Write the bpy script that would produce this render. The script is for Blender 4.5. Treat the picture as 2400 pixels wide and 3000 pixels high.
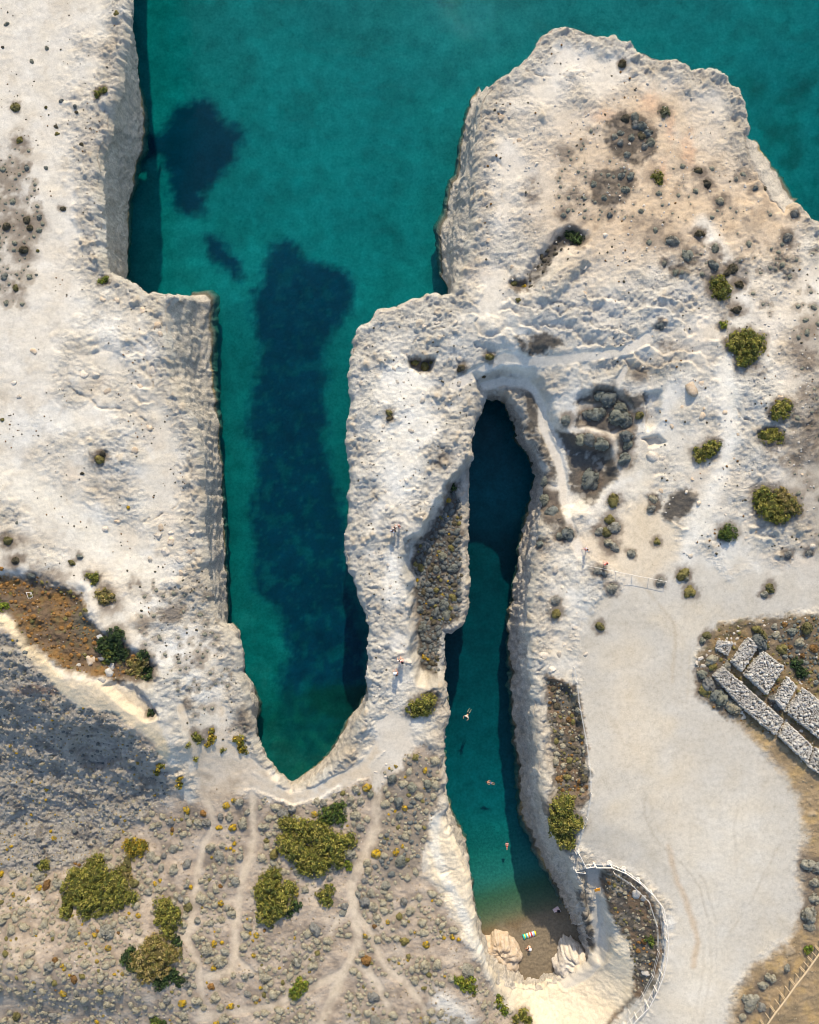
import bpy, bmesh, math, random
import numpy as np
from mathutils import Vector, Matrix

# ------------------------------------------------------------------ camera, sky, sun, exposure
for o in list(bpy.data.objects):
    bpy.data.objects.remove(o)
scene = bpy.context.scene
COL = scene.collection
HC = 106.0            # camera height over the sea (m)
Z0 = 12.0             # mean plateau height
D0 = HC - Z0
S = 22.0              # photograph pixels per metre on the plateau

cam_d = bpy.data.cameras.new('camera')
cam = bpy.data.objects.new('camera', cam_d); COL.objects.link(cam)
cam.location = (0, 0, HC); cam.rotation_euler = (0, 0, 0)
cam_d.sensor_fit = 'VERTICAL'
cam_d.angle_y = 2 * math.atan((1500 / S) / D0)
cam_d.clip_start = 1.0; cam_d.clip_end = 3000.0
scene.camera = cam

SUN_EL = math.radians(34); SUN_AZ = math.radians(4.5)
world = bpy.data.worlds.new('World'); scene.world = world; world.use_nodes = True
wn = world.node_tree.nodes; wl_ = world.node_tree.links
wn.clear()
wo = wn.new('ShaderNodeOutputWorld'); bg = wn.new('ShaderNodeBackground'); sky = wn.new('ShaderNodeTexSky')
sky.sky_type = 'NISHITA'; sky.sun_disc = False
sky.sun_elevation = SUN_EL; sky.sun_rotation = SUN_AZ
bg.inputs['Strength'].default_value = 0.15
wl_.new(sky.outputs[0], bg.inputs[0]); wl_.new(bg.outputs[0], wo.inputs[0])

sun_d = bpy.data.lights.new('sun', 'SUN'); sun_d.energy = 3.15; sun_d.angle = math.radians(0.6)
sun_d.color = (1.0, 0.865, 0.65)
sun = bpy.data.objects.new('sun', sun_d); COL.objects.link(sun)
sun.rotation_euler = (-(math.pi / 2 - SUN_EL), 0, SUN_AZ * -1)
sun.location = (0, 60, 60)

vs = scene.view_settings
vs.view_transform = 'Standard'; vs.look = 'None'; vs.gamma = 1.0; vs.use_curve_mapping = False
vs.exposure = 0.72
scene.cycles.filter_width = 1.0

rng = np.random.default_rng(11)
random.seed(5)

# ------------------------------------------------------------------ helpers
def W(px, py, z=Z0):
    """point on the ground at height z whose place in the survey photo is (px, py)"""
    k = (HC - z) / D0 / S
    return (px - 1200.0) * k, (1500.0 - py) * k

def PX(x, y, z):
    k = D0 * S / (HC - z)
    return 1200.0 + x * k, 1500.0 - y * k

_perm = np.random.default_rng(3).permutation(4096).astype(np.int64)
def _h(ix, iy, seed):
    return _perm[(_perm[(ix + seed * 131) & 4095] + iy + seed * 17) & 4095]
def vnoise(x, y, seed=0):
    ix = np.floor(x).astype(np.int64); iy = np.floor(y).astype(np.int64)
    fx = x - ix; fy = y - iy
    u = fx * fx * fx * (fx * (fx * 6 - 15) + 10); v = fy * fy * fy * (fy * (fy * 6 - 15) + 10)
    def g(i, j, dx, dy):
        a = _h(ix + i, iy + j, seed) * (2 * math.pi / 4096.0)
        return np.cos(a) * dx + np.sin(a) * dy
    n00 = g(0, 0, fx, fy); n10 = g(1, 0, fx - 1, fy); n01 = g(0, 1, fx, fy - 1); n11 = g(1, 1, fx - 1, fy - 1)
    a = n00 + u * (n10 - n00); b = n01 + u * (n11 - n01)
    return (a + v * (b - a)) * 1.5
def fbm(x, y, scale, seed=0, oct=3):
    t = 0; a = 1.0; s = 1.0 / scale; tot = 0
    for k in range(oct):
        t = t + a * vnoise(x * s + 17.3 * k, y * s - 9.1 * k, seed + k); tot += a
        a *= 0.5; s *= 2.03
    return t / tot
def worley(x, y, scale, seed=0):
    X = x / scale; Y = y / scale
    ix = np.floor(X).astype(np.int64); iy = np.floor(Y).astype(np.int64)
    best = np.full(X.shape, 9.0); cid = np.zeros(X.shape)
    for i in (-1, 0, 1):
        for j in (-1, 0, 1):
            h1 = _h(ix + i, iy + j, seed); h2 = _h(ix + i, iy + j, seed + 7)
            dx = ix + i + 0.1 + 0.8 * h1 / 4096.0 - X; dy = iy + j + 0.1 + 0.8 * h2 / 4096.0 - Y
            d = dx * dx + dy * dy
            m = d < best
            best = np.where(m, d, best); cid = np.where(m, _h(ix + i, iy + j, seed + 3) / 4096.0, cid)
    return np.sqrt(best), cid
def sstep(a, b, x):
    t = np.clip((x - a) / (b - a), 0, 1)
    return t * t * (3 - 2 * t)
def seg_dist(X, Y, pts, closed=True):
    d = np.full(X.shape, 1e9)
    n = len(pts)
    for i in range(n if closed else n - 1):
        ax, ay = pts[i]; bx, by = pts[(i + 1) % n]
        dx, dy = bx - ax, by - ay
        t = np.clip(((X - ax) * dx + (Y - ay) * dy) / (dx * dx + dy * dy + 1e-9), 0, 1)
        d = np.minimum(d, (X - ax - t * dx) ** 2 + (Y - ay - t * dy) ** 2)
    return np.sqrt(d)
def inside(X, Y, pts):
    c = np.zeros(X.shape, bool); n = len(pts)
    for i in range(n):
        ax, ay = pts[i]; bx, by = pts[(i + 1) % n]
        if ay == by: continue
        m = (ay > Y) != (by > Y)
        c ^= m & (X < (bx - ax) * (Y - ay) / (by - ay) + ax)
    return c
def poly_sd(X, Y, pts, margin):
    """signed distance, positive inside; -margin far away.  X, Y 1-D"""
    xs = [p[0] for p in pts]; ys = [p[1] for p in pts]
    out = np.full(X.shape, -float(margin))
    m = (X > min(xs) - margin) & (X < max(xs) + margin) & (Y > min(ys) - margin) & (Y < max(ys) + margin)
    if m.any():
        x = X[m]; y = Y[m]
        d = seg_dist(x, y, pts); out[m] = np.where(inside(x, y, pts), d, -d)
    return out
def line_d(X, Y, pts, margin):
    xs = [p[0] for p in pts]; ys = [p[1] for p in pts]
    out = np.full(X.shape, float(margin))
    m = (X > min(xs) - margin) & (X < max(xs) + margin) & (Y > min(ys) - margin) & (Y < max(ys) + margin)
    if m.any():
        out[m] = seg_dist(X[m], Y[m], pts, False)
    return out

def mesh_np(name, verts, quads, mats, smooth=True, tri=False):
    me = bpy.data.meshes.new(name)
    verts = np.asarray(verts, np.float32); quads = np.asarray(quads, np.int32)
    k = quads.shape[1]
    me.vertices.add(len(verts)); me.vertices.foreach_set('co', verts.ravel())
    me.loops.add(quads.size); me.loops.foreach_set('vertex_index', quads.ravel())
    me.polygons.add(len(quads))
    me.polygons.foreach_set('loop_start', np.arange(0, quads.size, k, dtype=np.int32))
    me.polygons.foreach_set('loop_total', np.full(len(quads), k, np.int32))
    if smooth:
        me.polygons.foreach_set('use_smooth', np.ones(len(quads), bool))
    me.update(calc_edges=True)
    for m in (mats if isinstance(mats, (list, tuple)) else [mats]):
        me.materials.append(m)
    return me
def set_col(me, cols, name='Col'):
    a = me.color_attributes.new(name, 'FLOAT_COLOR', 'POINT')
    c = np.ones((len(me.vertices), 4), np.float32); c[:, :cols.shape[1]] = cols
    a.data.foreach_set('color', c.ravel())
def link(name, me, parent=None, loc=None, kind=None, label=None, cat=None, group=None):
    o = bpy.data.objects.new(name, me); COL.objects.link(o)
    if parent is not None: o.parent = parent
    if loc is not None: o.location = loc
    if kind: o['kind'] = kind
    if label: o['label'] = label
    if cat: o['category'] = cat
    if group: o['group'] = group
    return o
def thing(name, loc, label, cat, group=None, rz=0.0):
    o = link(name, None, None, loc, None, label, cat, group)
    o.rotation_euler = (0, 0, rz); o.empty_display_size = 0.3
    return o

class MB:
    """collects boxes, tubes and loose polygons into one mesh"""
    def __init__(s): s.v = []; s.f = []; s.m = []
    def box(s, c, size, rz=0, mat=0, tilt=None):
        hx, hy, hz = size[0] / 2, size[1] / 2, size[2] / 2
        R = Matrix.Rotation(rz, 3, 'Z')
        if tilt is not None: R = R @ tilt
        b = len(s.v)
        for dz in (-1, 1):
            for dx, dy in ((-1, -1), (1, -1), (1, 1), (-1, 1)):
                p = R @ Vector((dx * hx, dy * hy, dz * hz)) + Vector(c); s.v.append(tuple(p))
        for f in ((3, 2, 1, 0), (4, 5, 6, 7), (0, 1, 5, 4), (1, 2, 6, 5), (2, 3, 7, 6), (3, 0, 4, 7)):
            s.f.append(tuple(b + i for i in f)); s.m.append(mat)
    def tube(s, a, b_, r, n=8, mat=0, r2=None):
        a = Vector(a); b_ = Vector(b_); d = (b_ - a)
        if d.length < 1e-6: return
        d.normalize(); u = d.orthogonal().normalized(); w = d.cross(u)
        r2 = r if r2 is None else r2
        base = len(s.v)
        for p, rr in ((a, r), (b_, r2)):
            for k in range(n):
                t = 2 * math.pi * k / n
                s.v.append(tuple(p + u * (rr * math.cos(t)) + w * (rr * math.sin(t))))
        for k in range(n):
            k2 = (k + 1) % n
            s.f.append((base + k, base + k2, base + n + k2, base + n + k)); s.m.append(mat)
        s.f.append(tuple(base + k for k in reversed(range(n)))); s.m.append(mat)
        s.f.append(tuple(base + n + k for k in range(n))); s.m.append(mat)
    def mesh(s, name, mats, smooth=False):
        me = bpy.data.meshes.new(name); me.from_pydata(s.v, [], s.f)
        for m in (mats if isinstance(mats, (list, tuple)) else [mats]): me.materials.append(m)
        for p, m in zip(me.polygons, s.m):
            p.material_index = m; p.use_smooth = smooth
        me.update(); return me

# ------------------------------------------------------------------ materials
def new_mat(name):
    m = bpy.data.materials.new(name); m.use_nodes = True
    nt = m.node_tree; nt.nodes.clear()
    out = nt.nodes.new('ShaderNodeOutputMaterial')
    return m, nt, out
def node(nt, t, **kw):
    n = nt.nodes.new(t)
    for k, v in kw.items():
        if k in n.inputs: n.inputs[k].default_value = v
        else: setattr(n, k, v)
    return n
def mixc(nt, mode, fac, a, b):
    n = nt.nodes.new('ShaderNodeMix'); n.data_type = 'RGBA'; n.blend_type = mode
    for s, v in ((n.inputs[0], fac), (n.inputs[6], a), (n.inputs[7], b)):
        if hasattr(v, 'is_linked'): nt.links.new(v, s)
        elif isinstance(v, tuple): s.default_value = (v[0], v[1], v[2], 1)
        else: s.default_value = v
    return n.outputs[2]
def noise(nt, vec, scale, detail=3, rough=0.55, lac=2.0):
    n = node(nt, 'ShaderNodeTexNoise', Scale=scale, Detail=detail, Roughness=rough)
    nt.links.new(vec, n.inputs['Vector']); return n.outputs['Fac']
def ramp(nt, fac, stops):
    n = nt.nodes.new('ShaderNodeValToRGB')
    e = n.color_ramp.elements
    while len(e) < len(stops): e.new(0.5)
    for el, (p, c) in zip(e, stops):
        el.position = p; el.color = (c[0], c[1], c[2], 1) if isinstance(c, tuple) else (c, c, c, 1)
    nt.links.new(fac, n.inputs[0]); return n.outputs[0]
def bump(nt, h, strength, dist, prev=None):
    n = node(nt, 'ShaderNodeBump', Strength=strength, Distance=dist)
    nt.links.new(h, n.inputs['Height'])
    if prev is not None: nt.links.new(prev, n.inputs['Normal'])
    return n.outputs['Normal']
def geo_pos(nt):
    return nt.nodes.new('ShaderNodeNewGeometry').outputs['Position']
def obj_co(nt):
    return nt.nodes.new('ShaderNodeTexCoord').outputs['Object']

def mat_ground():
    m, nt, out = new_mat('ground_earth')
    p = node(nt, 'ShaderNodeBsdfPrincipled', Roughness=0.95)
    p.inputs['Specular IOR Level'].default_value = 0.15
    at = nt.nodes.new('ShaderNodeVertexColor'); at.layer_name = 'Col'
    pos = geo_pos(nt)
    n1 = noise(nt, pos, 1.8, 7, 0.72); n2 = noise(nt, pos, 7.0, 5, 0.7); n3 = noise(nt, pos, 0.35, 3, 0.5)
    c = mixc(nt, 'MULTIPLY', 1.0, at.outputs['Color'], ramp(nt, n1, [(0.30, 0.82), (0.5, 1.0), (0.70, 1.10)]))
    c = mixc(nt, 'MULTIPLY', 1.0, c, ramp(nt, n2, [(0.3, 0.87), (0.7, 1.10)]))
    c = mixc(nt, 'MULTIPLY', 0.8, c, ramp(nt, n3, [(0.3, (0.96, 0.93, 0.88)), (0.7, (1.02, 1.03, 1.05))]))
    spk = noise(nt, pos, 5.0, 2, 0.7)
    c = mixc(nt, 'MIX', ramp(nt, spk, [(0.70, 0.0), (0.76, 0.55)]), c, (0.17, 0.13, 0.09))
    nt.links.new(c, p.inputs['Base Color'])
    hh = nt.nodes.new('ShaderNodeMath'); hh.operation = 'MULTIPLY'
    nt.links.new(n2, hh.inputs[0]); nt.links.new(at.outputs['Alpha'], hh.inputs[1])
    h1 = nt.nodes.new('ShaderNodeMath'); h1.operation = 'MULTIPLY'
    n4 = noise(nt, pos, 3.2, 6, 0.72)
    nt.links.new(n4, h1.inputs[0]); nt.links.new(at.outputs['Alpha'], h1.inputs[1])
    b = bump(nt, hh.outputs[0], 1.0, 0.20); b = bump(nt, h1.outputs[0], 1.0, 0.38, b)
    nt.links.new(b, p.inputs['Normal'])
    nt.links.new(p.outputs[0], out.inputs[0]); return m
def mat_cliff():
    m, nt, out = new_mat('cliff_tuff')
    p = node(nt, 'ShaderNodeBsdfPrincipled', Roughness=0.95)
    p.inputs['Specular IOR Level'].default_value = 0.1
    at = nt.nodes.new('ShaderNodeVertexColor'); at.layer_name = 'Col'
    pos = geo_pos(nt)
    mp = node(nt, 'ShaderNodeMapping'); mp.inputs['Scale'].default_value = (1, 1, 0.45)
    nt.links.new(pos, mp.inputs['Vector'])
    n1 = noise(nt, mp.outputs[0], 1.3, 7, 0.7); n2 = noise(nt, mp.outputs[0], 5.0, 6, 0.75)
    c = mixc(nt, 'MULTIPLY', 1.0, at.outputs['Color'], ramp(nt, n1, [(0.25, 0.78), (0.75, 1.2)]))
    c = mixc(nt, 'MULTIPLY', 1.0, c, ramp(nt, n2, [(0.32, 0.68), (0.65, 1.28)]))
    nt.links.new(c, p.inputs['Base Color'])
    b = bump(nt, n2, 1.0, 0.35); b = bump(nt, n1, 0.8, 0.8, b)
    nt.links.new(b, p.inputs['Normal'])
    nt.links.new(p.outputs[0], out.inputs[0]); return m
def mat_seabed():
    m, nt, out = new_mat('seabed_sand')
    p = node(nt, 'ShaderNodeBsdfPrincipled', Roughness=0.9)
    at = nt.nodes.new('ShaderNodeVertexColor'); at.layer_name = 'Col'
    pos = geo_pos(nt)
    n1 = noise(nt, pos, 0.5, 5, 0.65); n2 = noise(nt, pos, 2.6, 3, 0.6)
    c = mixc(nt, 'MULTIPLY', 1.0, at.outputs['Color'], ramp(nt, n1, [(0.3, 0.75), (0.7, 1.2)]))
    c = mixc(nt, 'MULTIPLY', 1.0, c, ramp(nt, n2, [(0.3, 0.8), (0.7, 1.15)]))
    nt.links.new(c, p.inputs['Base Color']); nt.links.new(p.outputs[0], out.inputs[0]); return m
def mat_beach():
    m, nt, out = new_mat('beach_sand')
    p = node(nt, 'ShaderNodeBsdfPrincipled', Roughness=0.9)
    at = nt.nodes.new('ShaderNodeVertexColor'); at.layer_name = 'Col'
    pos = geo_pos(nt)
    n1 = noise(nt, pos, 3.0, 4, 0.6)
    c = mixc(nt, 'MULTIPLY', 1.0, at.outputs['Color'], ramp(nt, n1, [(0.3, 0.75), (0.7, 1.2)]))
    nt.links.new(c, p.inputs['Base Color'])
    nt.links.new(bump(nt, n1, 0.6, 0.1), p.inputs['Normal'])
    nt.links.new(p.outputs[0], out.inputs[0]); return m
def mat_water():
    m, nt, out = new_mat('sea_water')
    pos = geo_pos(nt)
    mp = node(nt, 'ShaderNodeMapping'); mp.inputs['Scale'].default_value = (1.0, 1.6, 1.0); mp.inputs['Rotation'].default_value = (0, 0, 0.35)
    nt.links.new(pos, mp.inputs['Vector'])
    a = noise(nt, mp.outputs[0], 0.45, 4, 0.6); b = noise(nt, mp.outputs[0], 1.9, 3, 0.6)
    nb = bump(nt, a, 0.40, 0.18); nb = bump(nt, b, 0.60, 0.08, nb)
    lw = node(nt, 'ShaderNodeLayerWeight', Blend=0.5); nt.links.new(nb, lw.inputs['Normal'])
    pw = nt.nodes.new('ShaderNodeMath'); pw.operation = 'POWER'; pw.inputs[1].default_value = 5.0; nt.links.new(lw.outputs['Facing'], pw.inputs[0])
    fr = nt.nodes.new('ShaderNodeMath'); fr.operation = 'MULTIPLY_ADD'; fr.inputs[1].default_value = 0.98; fr.inputs[2].default_value = 0.02; nt.links.new(pw.outputs[0], fr.inputs[0])
    gl = node(nt, 'ShaderNodeBsdfGlossy', Roughness=0.02, Color=(0.40, 0.50, 0.50, 1)); nt.links.new(nb, gl.inputs['Normal'])
    tr = nt.nodes.new('ShaderNodeBsdfTransparent')
    mx = nt.nodes.new('ShaderNodeMixShader')
    nt.links.new(fr.outputs[0], mx.inputs[0]); nt.links.new(tr.outputs[0], mx.inputs[1]); nt.links.new(gl.outputs[0], mx.inputs[2])
    nt.links.new(mx.outputs[0], out.inputs['Surface'])
    va = node(nt, 'ShaderNodeVolumeAbsorption', Density=0.50)
    va.inputs['Color'].default_value = (0.0, 0.80, 0.81, 1)
    nt.links.new(va.outputs[0], out.inputs['Volume'])
    return m
def mat_leaf(name):
    m, nt, out = new_mat(name)
    p = node(nt, 'ShaderNodeBsdfPrincipled', Roughness=0.7)
    p.inputs['Specular IOR Level'].default_value = 0.25
    at = nt.nodes.new('ShaderNodeVertexColor'); at.layer_name = 'Col'
    tl = nt.nodes.new('ShaderNodeBsdfTranslucent')
    nt.links.new(at.outputs['Color'], p.inputs['Base Color']); nt.links.new(at.outputs['Color'], tl.inputs['Color'])
    mx = node(nt, 'ShaderNodeMixShader', Fac=0.25)
    nt.links.new(p.outputs[0], mx.inputs[1]); nt.links.new(tl.outputs[0], mx.inputs[2])
    nt.links.new(mx.outputs[0], out.inputs[0]); return m
def mat_cushion(name, c1, c2, flower=None, amt=0.5):
    m, nt, out = new_mat(name)
    p = node(nt, 'ShaderNodeBsdfPrincipled', Roughness=0.9)
    p.inputs['Specular IOR Level'].default_value = 0.1
    pos = geo_pos(nt)
    n1 = noise(nt, pos, 3.0, 3, 0.6); n2 = noise(nt, pos, 14.0, 2, 0.6)
    c = mixc(nt, 'MIX', ramp(nt, n1, [(0.35, 0.0), (0.65, 1.0)]), c1, c2)
    oi = nt.nodes.new('ShaderNodeObjectInfo')
    c = mixc(nt, 'MULTIPLY', 1.0, c, ramp(nt, oi.outputs['Random'], [(0.0, (0.72, 0.74, 0.80)), (0.5, (1.0, 1.0, 0.95)), (1.0, (1.25, 1.17, 0.98))]))
    if flower:
        n3 = noise(nt, pos, 2.4, 3, 0.65)
        c = mixc(nt, 'MIX', ramp(nt, n3, [(0.62 - 0.3 * amt, 0.0), (0.72 - 0.3 * amt, 1.0)]), c, flower)
    c = mixc(nt, 'MULTIPLY', 1.0, c, ramp(nt, n2, [(0.3, 0.6), (0.7, 1.25)]))
    nt.links.new(c, p.inputs['Base Color'])
    nt.links.new(bump(nt, noise(nt, pos, 9.0, 5, 0.7), 1.0, 0.25), p.inputs['Normal'])
    nt.links.new(p.outputs[0], out.inputs[0]); return m
def mat_rock(name, c1, c2):
    m, nt, out = new_mat(name)
    p = node(nt, 'ShaderNodeBsdfPrincipled', Roughness=0.93)
    p.inputs['Specular IOR Level'].default_value = 0.1
    pos = geo_pos(nt)
    n1 = noise(nt, pos, 1.6, 4, 0.6); n2 = noise(nt, pos, 8.0, 3, 0.65)
    c = mixc(nt, 'MIX', ramp(nt, n1, [(0.35, 0.0), (0.65, 1.0)]), c1, c2)
    oi = nt.nodes.new('ShaderNodeObjectInfo')
    c = mixc(nt, 'MULTIPLY', 1.0, c, ramp(nt, oi.outputs['Random'], [(0.0, 0.75), (1.0, 1.15)]))
    c = mixc(nt, 'MULTIPLY', 1.0, c, ramp(nt, n2, [(0.3, 0.78), (0.7, 1.12)]))
    nt.links.new(c, p.inputs['Base Color'])
    nt.links.new(bump(nt, n2, 0.6, 0.15), p.inputs['Normal'])
    nt.links.new(p.outputs[0], out.inputs[0]); return m
def mat_plain(name, c, rough=0.7, var=0.15, scale=12.0):
    m, nt, out = new_mat(name)
    p = node(nt, 'ShaderNodeBsdfPrincipled', Roughness=rough)
    p.inputs['Specular IOR Level'].default_value = 0.25
    n1 = noise(nt, obj_co(nt), scale, 3, 0.6)
    k = mixc(nt, 'MULTIPLY', 1.0, c, ramp(nt, n1, [(0.3, 1 - var), (0.7, 1 + var)]))
    nt.links.new(k, p.inputs['Base Color']); nt.links.new(p.outputs[0], out.inputs[0]); return m

M = {}
M['ground'] = mat_ground(); M['cliff'] = mat_cliff(); M['seabed'] = mat_seabed(); M['beach'] = mat_beach(); M['water'] = mat_water()
M['leaf'] = mat_leaf('leaves'); M['branch'] = mat_plain('branch_bark', (0.12, 0.09, 0.07))
M['cush_grey'] = mat_cushion('cushion_grey', (0.28, 0.265, 0.22), (0.39, 0.37, 0.315))
M['cush_blue'] = mat_cushion('cushion_bluegrey', (0.19, 0.20, 0.18), (0.26, 0.27, 0.24))
M['cush_olive'] = mat_cushion('cushion_olive', (0.17, 0.15, 0.06), (0.25, 0.22, 0.09))
M['cush_yellow'] = mat_cushion('cushion_yellow', (0.24, 0.21, 0.10), (0.30, 0.25, 0.10), (0.58, 0.37, 0.03), 0.6)
M['cush_rust'] = mat_cushion('cushion_rust', (0.22, 0.12, 0.05), (0.33, 0.19, 0.07))
M['cush_dark'] = mat_cushion('cushion_dark', (0.09, 0.08, 0.06), (0.14, 0.12, 0.08))
M['cush_tan'] = mat_cushion('dry_tan_tufts', (0.30, 0.235, 0.16), (0.42, 0.34, 0.24))
M['rock'] = mat_rock('rock_cream', (0.52, 0.45, 0.36), (0.62, 0.55, 0.46))
M['rock_tan'] = mat_rock('rock_tan', (0.54, 0.41, 0.28), (0.62, 0.51, 0.39))
M['rock_grey'] = mat_rock('rock_grey', (0.38, 0.35, 0.31), (0.48, 0.44, 0.38))
M['stone'] = mat_rock('wall_stone', (0.38, 0.355, 0.315), (0.62, 0.58, 0.52))
M['soil'] = mat_plain('rubble_soil', (0.20, 0.17, 0.135), 0.95, 0.3, 4)
M['white_wood'] = mat_plain('weathered_white_wood', (0.70, 0.64, 0.56), 0.75, 0.12, 6)
M['tan_wood'] = mat_plain('tan_wood', (0.56, 0.42, 0.26), 0.75, 0.15, 6)
M['concrete'] = mat_plain('concrete', (0.60, 0.57, 0.51), 0.9, 0.12, 5)
M['wire'] = mat_plain('galvanised_wire', (0.50, 0.49, 0.46), 0.5, 0.1)
# ------------------------------------------------------------------ relief: broad heights
CTRL = [(100,-200,14),(300,-200,13.5),(100,100,14),(300,300,13.5),(-150,600,14.5),(100,600,14.3),(270,650,13.5),(100,1000,14.5),(430,1000,13.3),
 (300,1300,13.8),(550,1300,12.2),(60,1500,14),(500,1600,12),(200,1650,13),(590,1800,11),(-150,1850,15.5),(60,1840,15.4),(130,1950,15.2),(230,2045,14.6),(330,2075,14.0),(440,2130,13.0),(490,2200,11.6),
 (560,2220,9.6),(540,2080,11.2),(650,2050,10.2),(690,2150,9.5),
 (-150,2150,9.5),(60,2150,9.6),(180,2220,8.2),(300,2250,7.6),(400,2290,7.0),(480,2350,6.6),(60,2300,6.0),(180,2360,4.9),(60,2440,4.2),(250,2440,4.2),(380,2430,5.2),(-150,2400,5),
 (300,2600,5.6),(60,2600,5.0),(100,2800,6.8),(60,2865,8.0),(250,2880,7.6),(60,2950,3.8),(250,2965,4.0),(420,2910,7.2),(450,2985,4.8),(500,2800,6.8),(600,2400,7.2),(620,2250,8.4),(850,2330,7.6),(780,2290,8.2),(900,2600,7.6),(700,2700,6.8),(1000,2480,8),
 (1200,2400,8.6),(1200,2700,8.6),(1000,2950,7.6),(700,3000,6.4),(1270,2530,8.8),(1330,2700,9),(1380,2880,8.8),(1420,2960,8.4),(1100,2150,9.2),(1200,2150,8.8),(1060,2200,8.8),(960,2290,8.0),
 (1130,1000,12),(1200,1150,12),(1150,1400,11.8),(1120,1600,11),(1130,1800,10.4),(1150,1950,9.7),
 (1500,200,12.8),(1800,300,14),(2100,400,13.2),(1450,600,12.8),(1420,800,12.3),(1900,700,15),(2300,800,14.2),(1400,950,12.6),(1600,1000,13.4),(2000,1000,15),(2350,1200,15.4),
 (1800,1350,12.2),(2100,1500,14),(1650,1350,11.0),(1560,1300,10.4),(1700,1150,12.3),(1500,1090,10.4),(1410,1110,10.6),(1470,1030,12.2),(1600,1700,11.5),(1750,1700,12.5),(2000,1800,12.5),(2350,1700,13.5),(1600,2100,11),(1700,2100,11.4),
 (2000,2300,12),(2350,2300,12.4),(2100,2800,11),(1900,2600,11),(1600,2360,12.0),(1625,2430,11.6),(1660,2480,10.8),(2500,3000,11),(2600,1500,15),(2600,600,14),(1850,2800,9.6),(1900,2950,10),(1560,2995,5.4),(1640,2940,3.8),(1540,2920,3.2),(1600,2910,2.8),(1470,2900,5.6),(1440,2860,7.2),(1700,2850,3.8),(1740,2840,5.0),(1755,2780,6.8),(1745,2700,8.4),(1730,2620,9.4),(1700,2520,10.6),(1790,2930,6.0),(1700,3000,6.0),(1840,2990,9.0),(1600,3150,8),(1800,2600,10.4)]
_cp = np.array([(*W(a, b, c), c) for a, b, c in CTRL])
CG = 1.0; CX0, CY0 = -170.0, -170.0; CN = 341
def _coarse():
    g = np.arange(CN) * CG
    X, Y = np.meshgrid(CX0 + g, CY0 + g)
    n = len(_cp); ph = lambda d2: np.sqrt(d2 + 6.0)
    D2 = (_cp[:, None, 0] - _cp[None, :, 0]) ** 2 + (_cp[:, None, 1] - _cp[None, :, 1]) ** 2
    A = np.zeros((n + 1, n + 1)); A[:n, :n] = ph(D2) - 0.9 * np.eye(n); A[:n, n] = 1; A[n, :n] = 1
    w = np.linalg.solve(A, np.append(_cp[:, 2], 0))
    Zc = np.full(X.shape, w[n])
    for k in range(n): Zc += w[k] * ph((X - _cp[k, 0]) ** 2 + (Y - _cp[k, 1]) ** 2)
    return np.clip(Zc, 3.0, 17.5)
_CZ = _coarse()
def bil(G, x0, y0, st, x, y):
    u = np.clip((x - x0) / st, 0, G.shape[1] - 1.001); v = np.clip((y - y0) / st, 0, G.shape[0] - 1.001)
    i = u.astype(int); j = v.astype(int); fx = u - i; fy = v - j
    return (G[j, i] * (1 - fx) + G[j, i + 1] * fx) * (1 - fy) + (G[j + 1, i] * (1 - fx) + G[j + 1, i + 1] * fx) * fy

# hollows and steps: outline, change of height, softness (px)
POCK = [
 ([(1373,1348),(1352,1376),(1310,1436),(1278,1492),(1254,1533),(1227,1566),(1190,1590),(1187,1621),(1194,1672),(1203,1723),(1210,1788),(1210,1858),(1208,1918),(1213,1965),(1231,2000),(1480,2000),(1480,1348)], -4.6, 16),
 ([(1500,830),(1540,810),(1580,740),(1640,680),(1680,665),(1715,690),(1715,720),(1660,730),(1610,780),(1580,830),(1530,855)], -1.1, 18),
 ([(1575,870),(1620,805),(1690,745),(1725,715),(1720,760),(1660,835),(1600,890)], 0.9, 14),
 ([(1200,1045),(1235,1050),(1275,1050),(1270,1080),(1230,1090),(1205,1075)], -1.3, 8),
 ([(-300,1650),(30,1690),(110,1695),(170,1720),(235,1745),(250,1800),(285,1860),(350,1890),(450,1955),(440,1995),(350,1995),(250,1975),(190,1965),(140,1925),(80,1890),(50,1840),(10,1795),(-300,1760)], -1.5, 30),
 ([(330,2000),(400,2020),(440,2060),(460,2100),(430,2110),(380,2080),(340,2050),(300,2010)], -1.2, 10),
 ([(1415,1100),(1470,1085),(1560,1085),(1590,1130),(1610,1190),(1640,1250),(1690,1300),(1790,1310),(1800,1400),(1740,1470),(1660,1500),(1400,1500),(1400,1100)], -1.6, 14),
 ([(1690,1170),(1740,1130),(1800,1140),(1850,1190),(1850,1250),(1800,1270),(1700,1250)], -0.8, 12),
 ([(1890,1150),(1935,1150),(1935,1230),(1900,1260)], -0.9, 8),
 ([(1880,1290),(1930,1270),(1945,1290),(1900,1310)], -0.8, 6),
 ([(1700,2560),(1750,2540),(1780,2570),(1770,2640),(1780,2700),(1790,2760),(1770,2810),(1720,2800),(1735,2720),(1720,2640)], -2.0, 16),
 ([(1590,1990),(1640,2000),(1680,2040),(1700,2120),(1710,2260),(1700,2340),(1620,2330),(1600,2200)], -0.7, 10),
 ([(250,2130),(300,2140),(340,2170),(350,2230),(300,2260),(230,2240),(210,2180)], -1.1, 10),
]
def base_z(x, y):
    z = bil(_CZ, CX0, CY0, CG, x, y)
    px, py = PX(x, y, z)
    px = px + 15 * fbm(x, y, 2.6, 33, 3); py = py + 15 * fbm(x, y, 2.6, 36, 3)
    for poly, dz, soft in POCK:
        sd = poly_sd(px, py, poly, soft * 1.5)
        z = z + dz * sstep(-soft, soft, sd)
    return z

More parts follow.
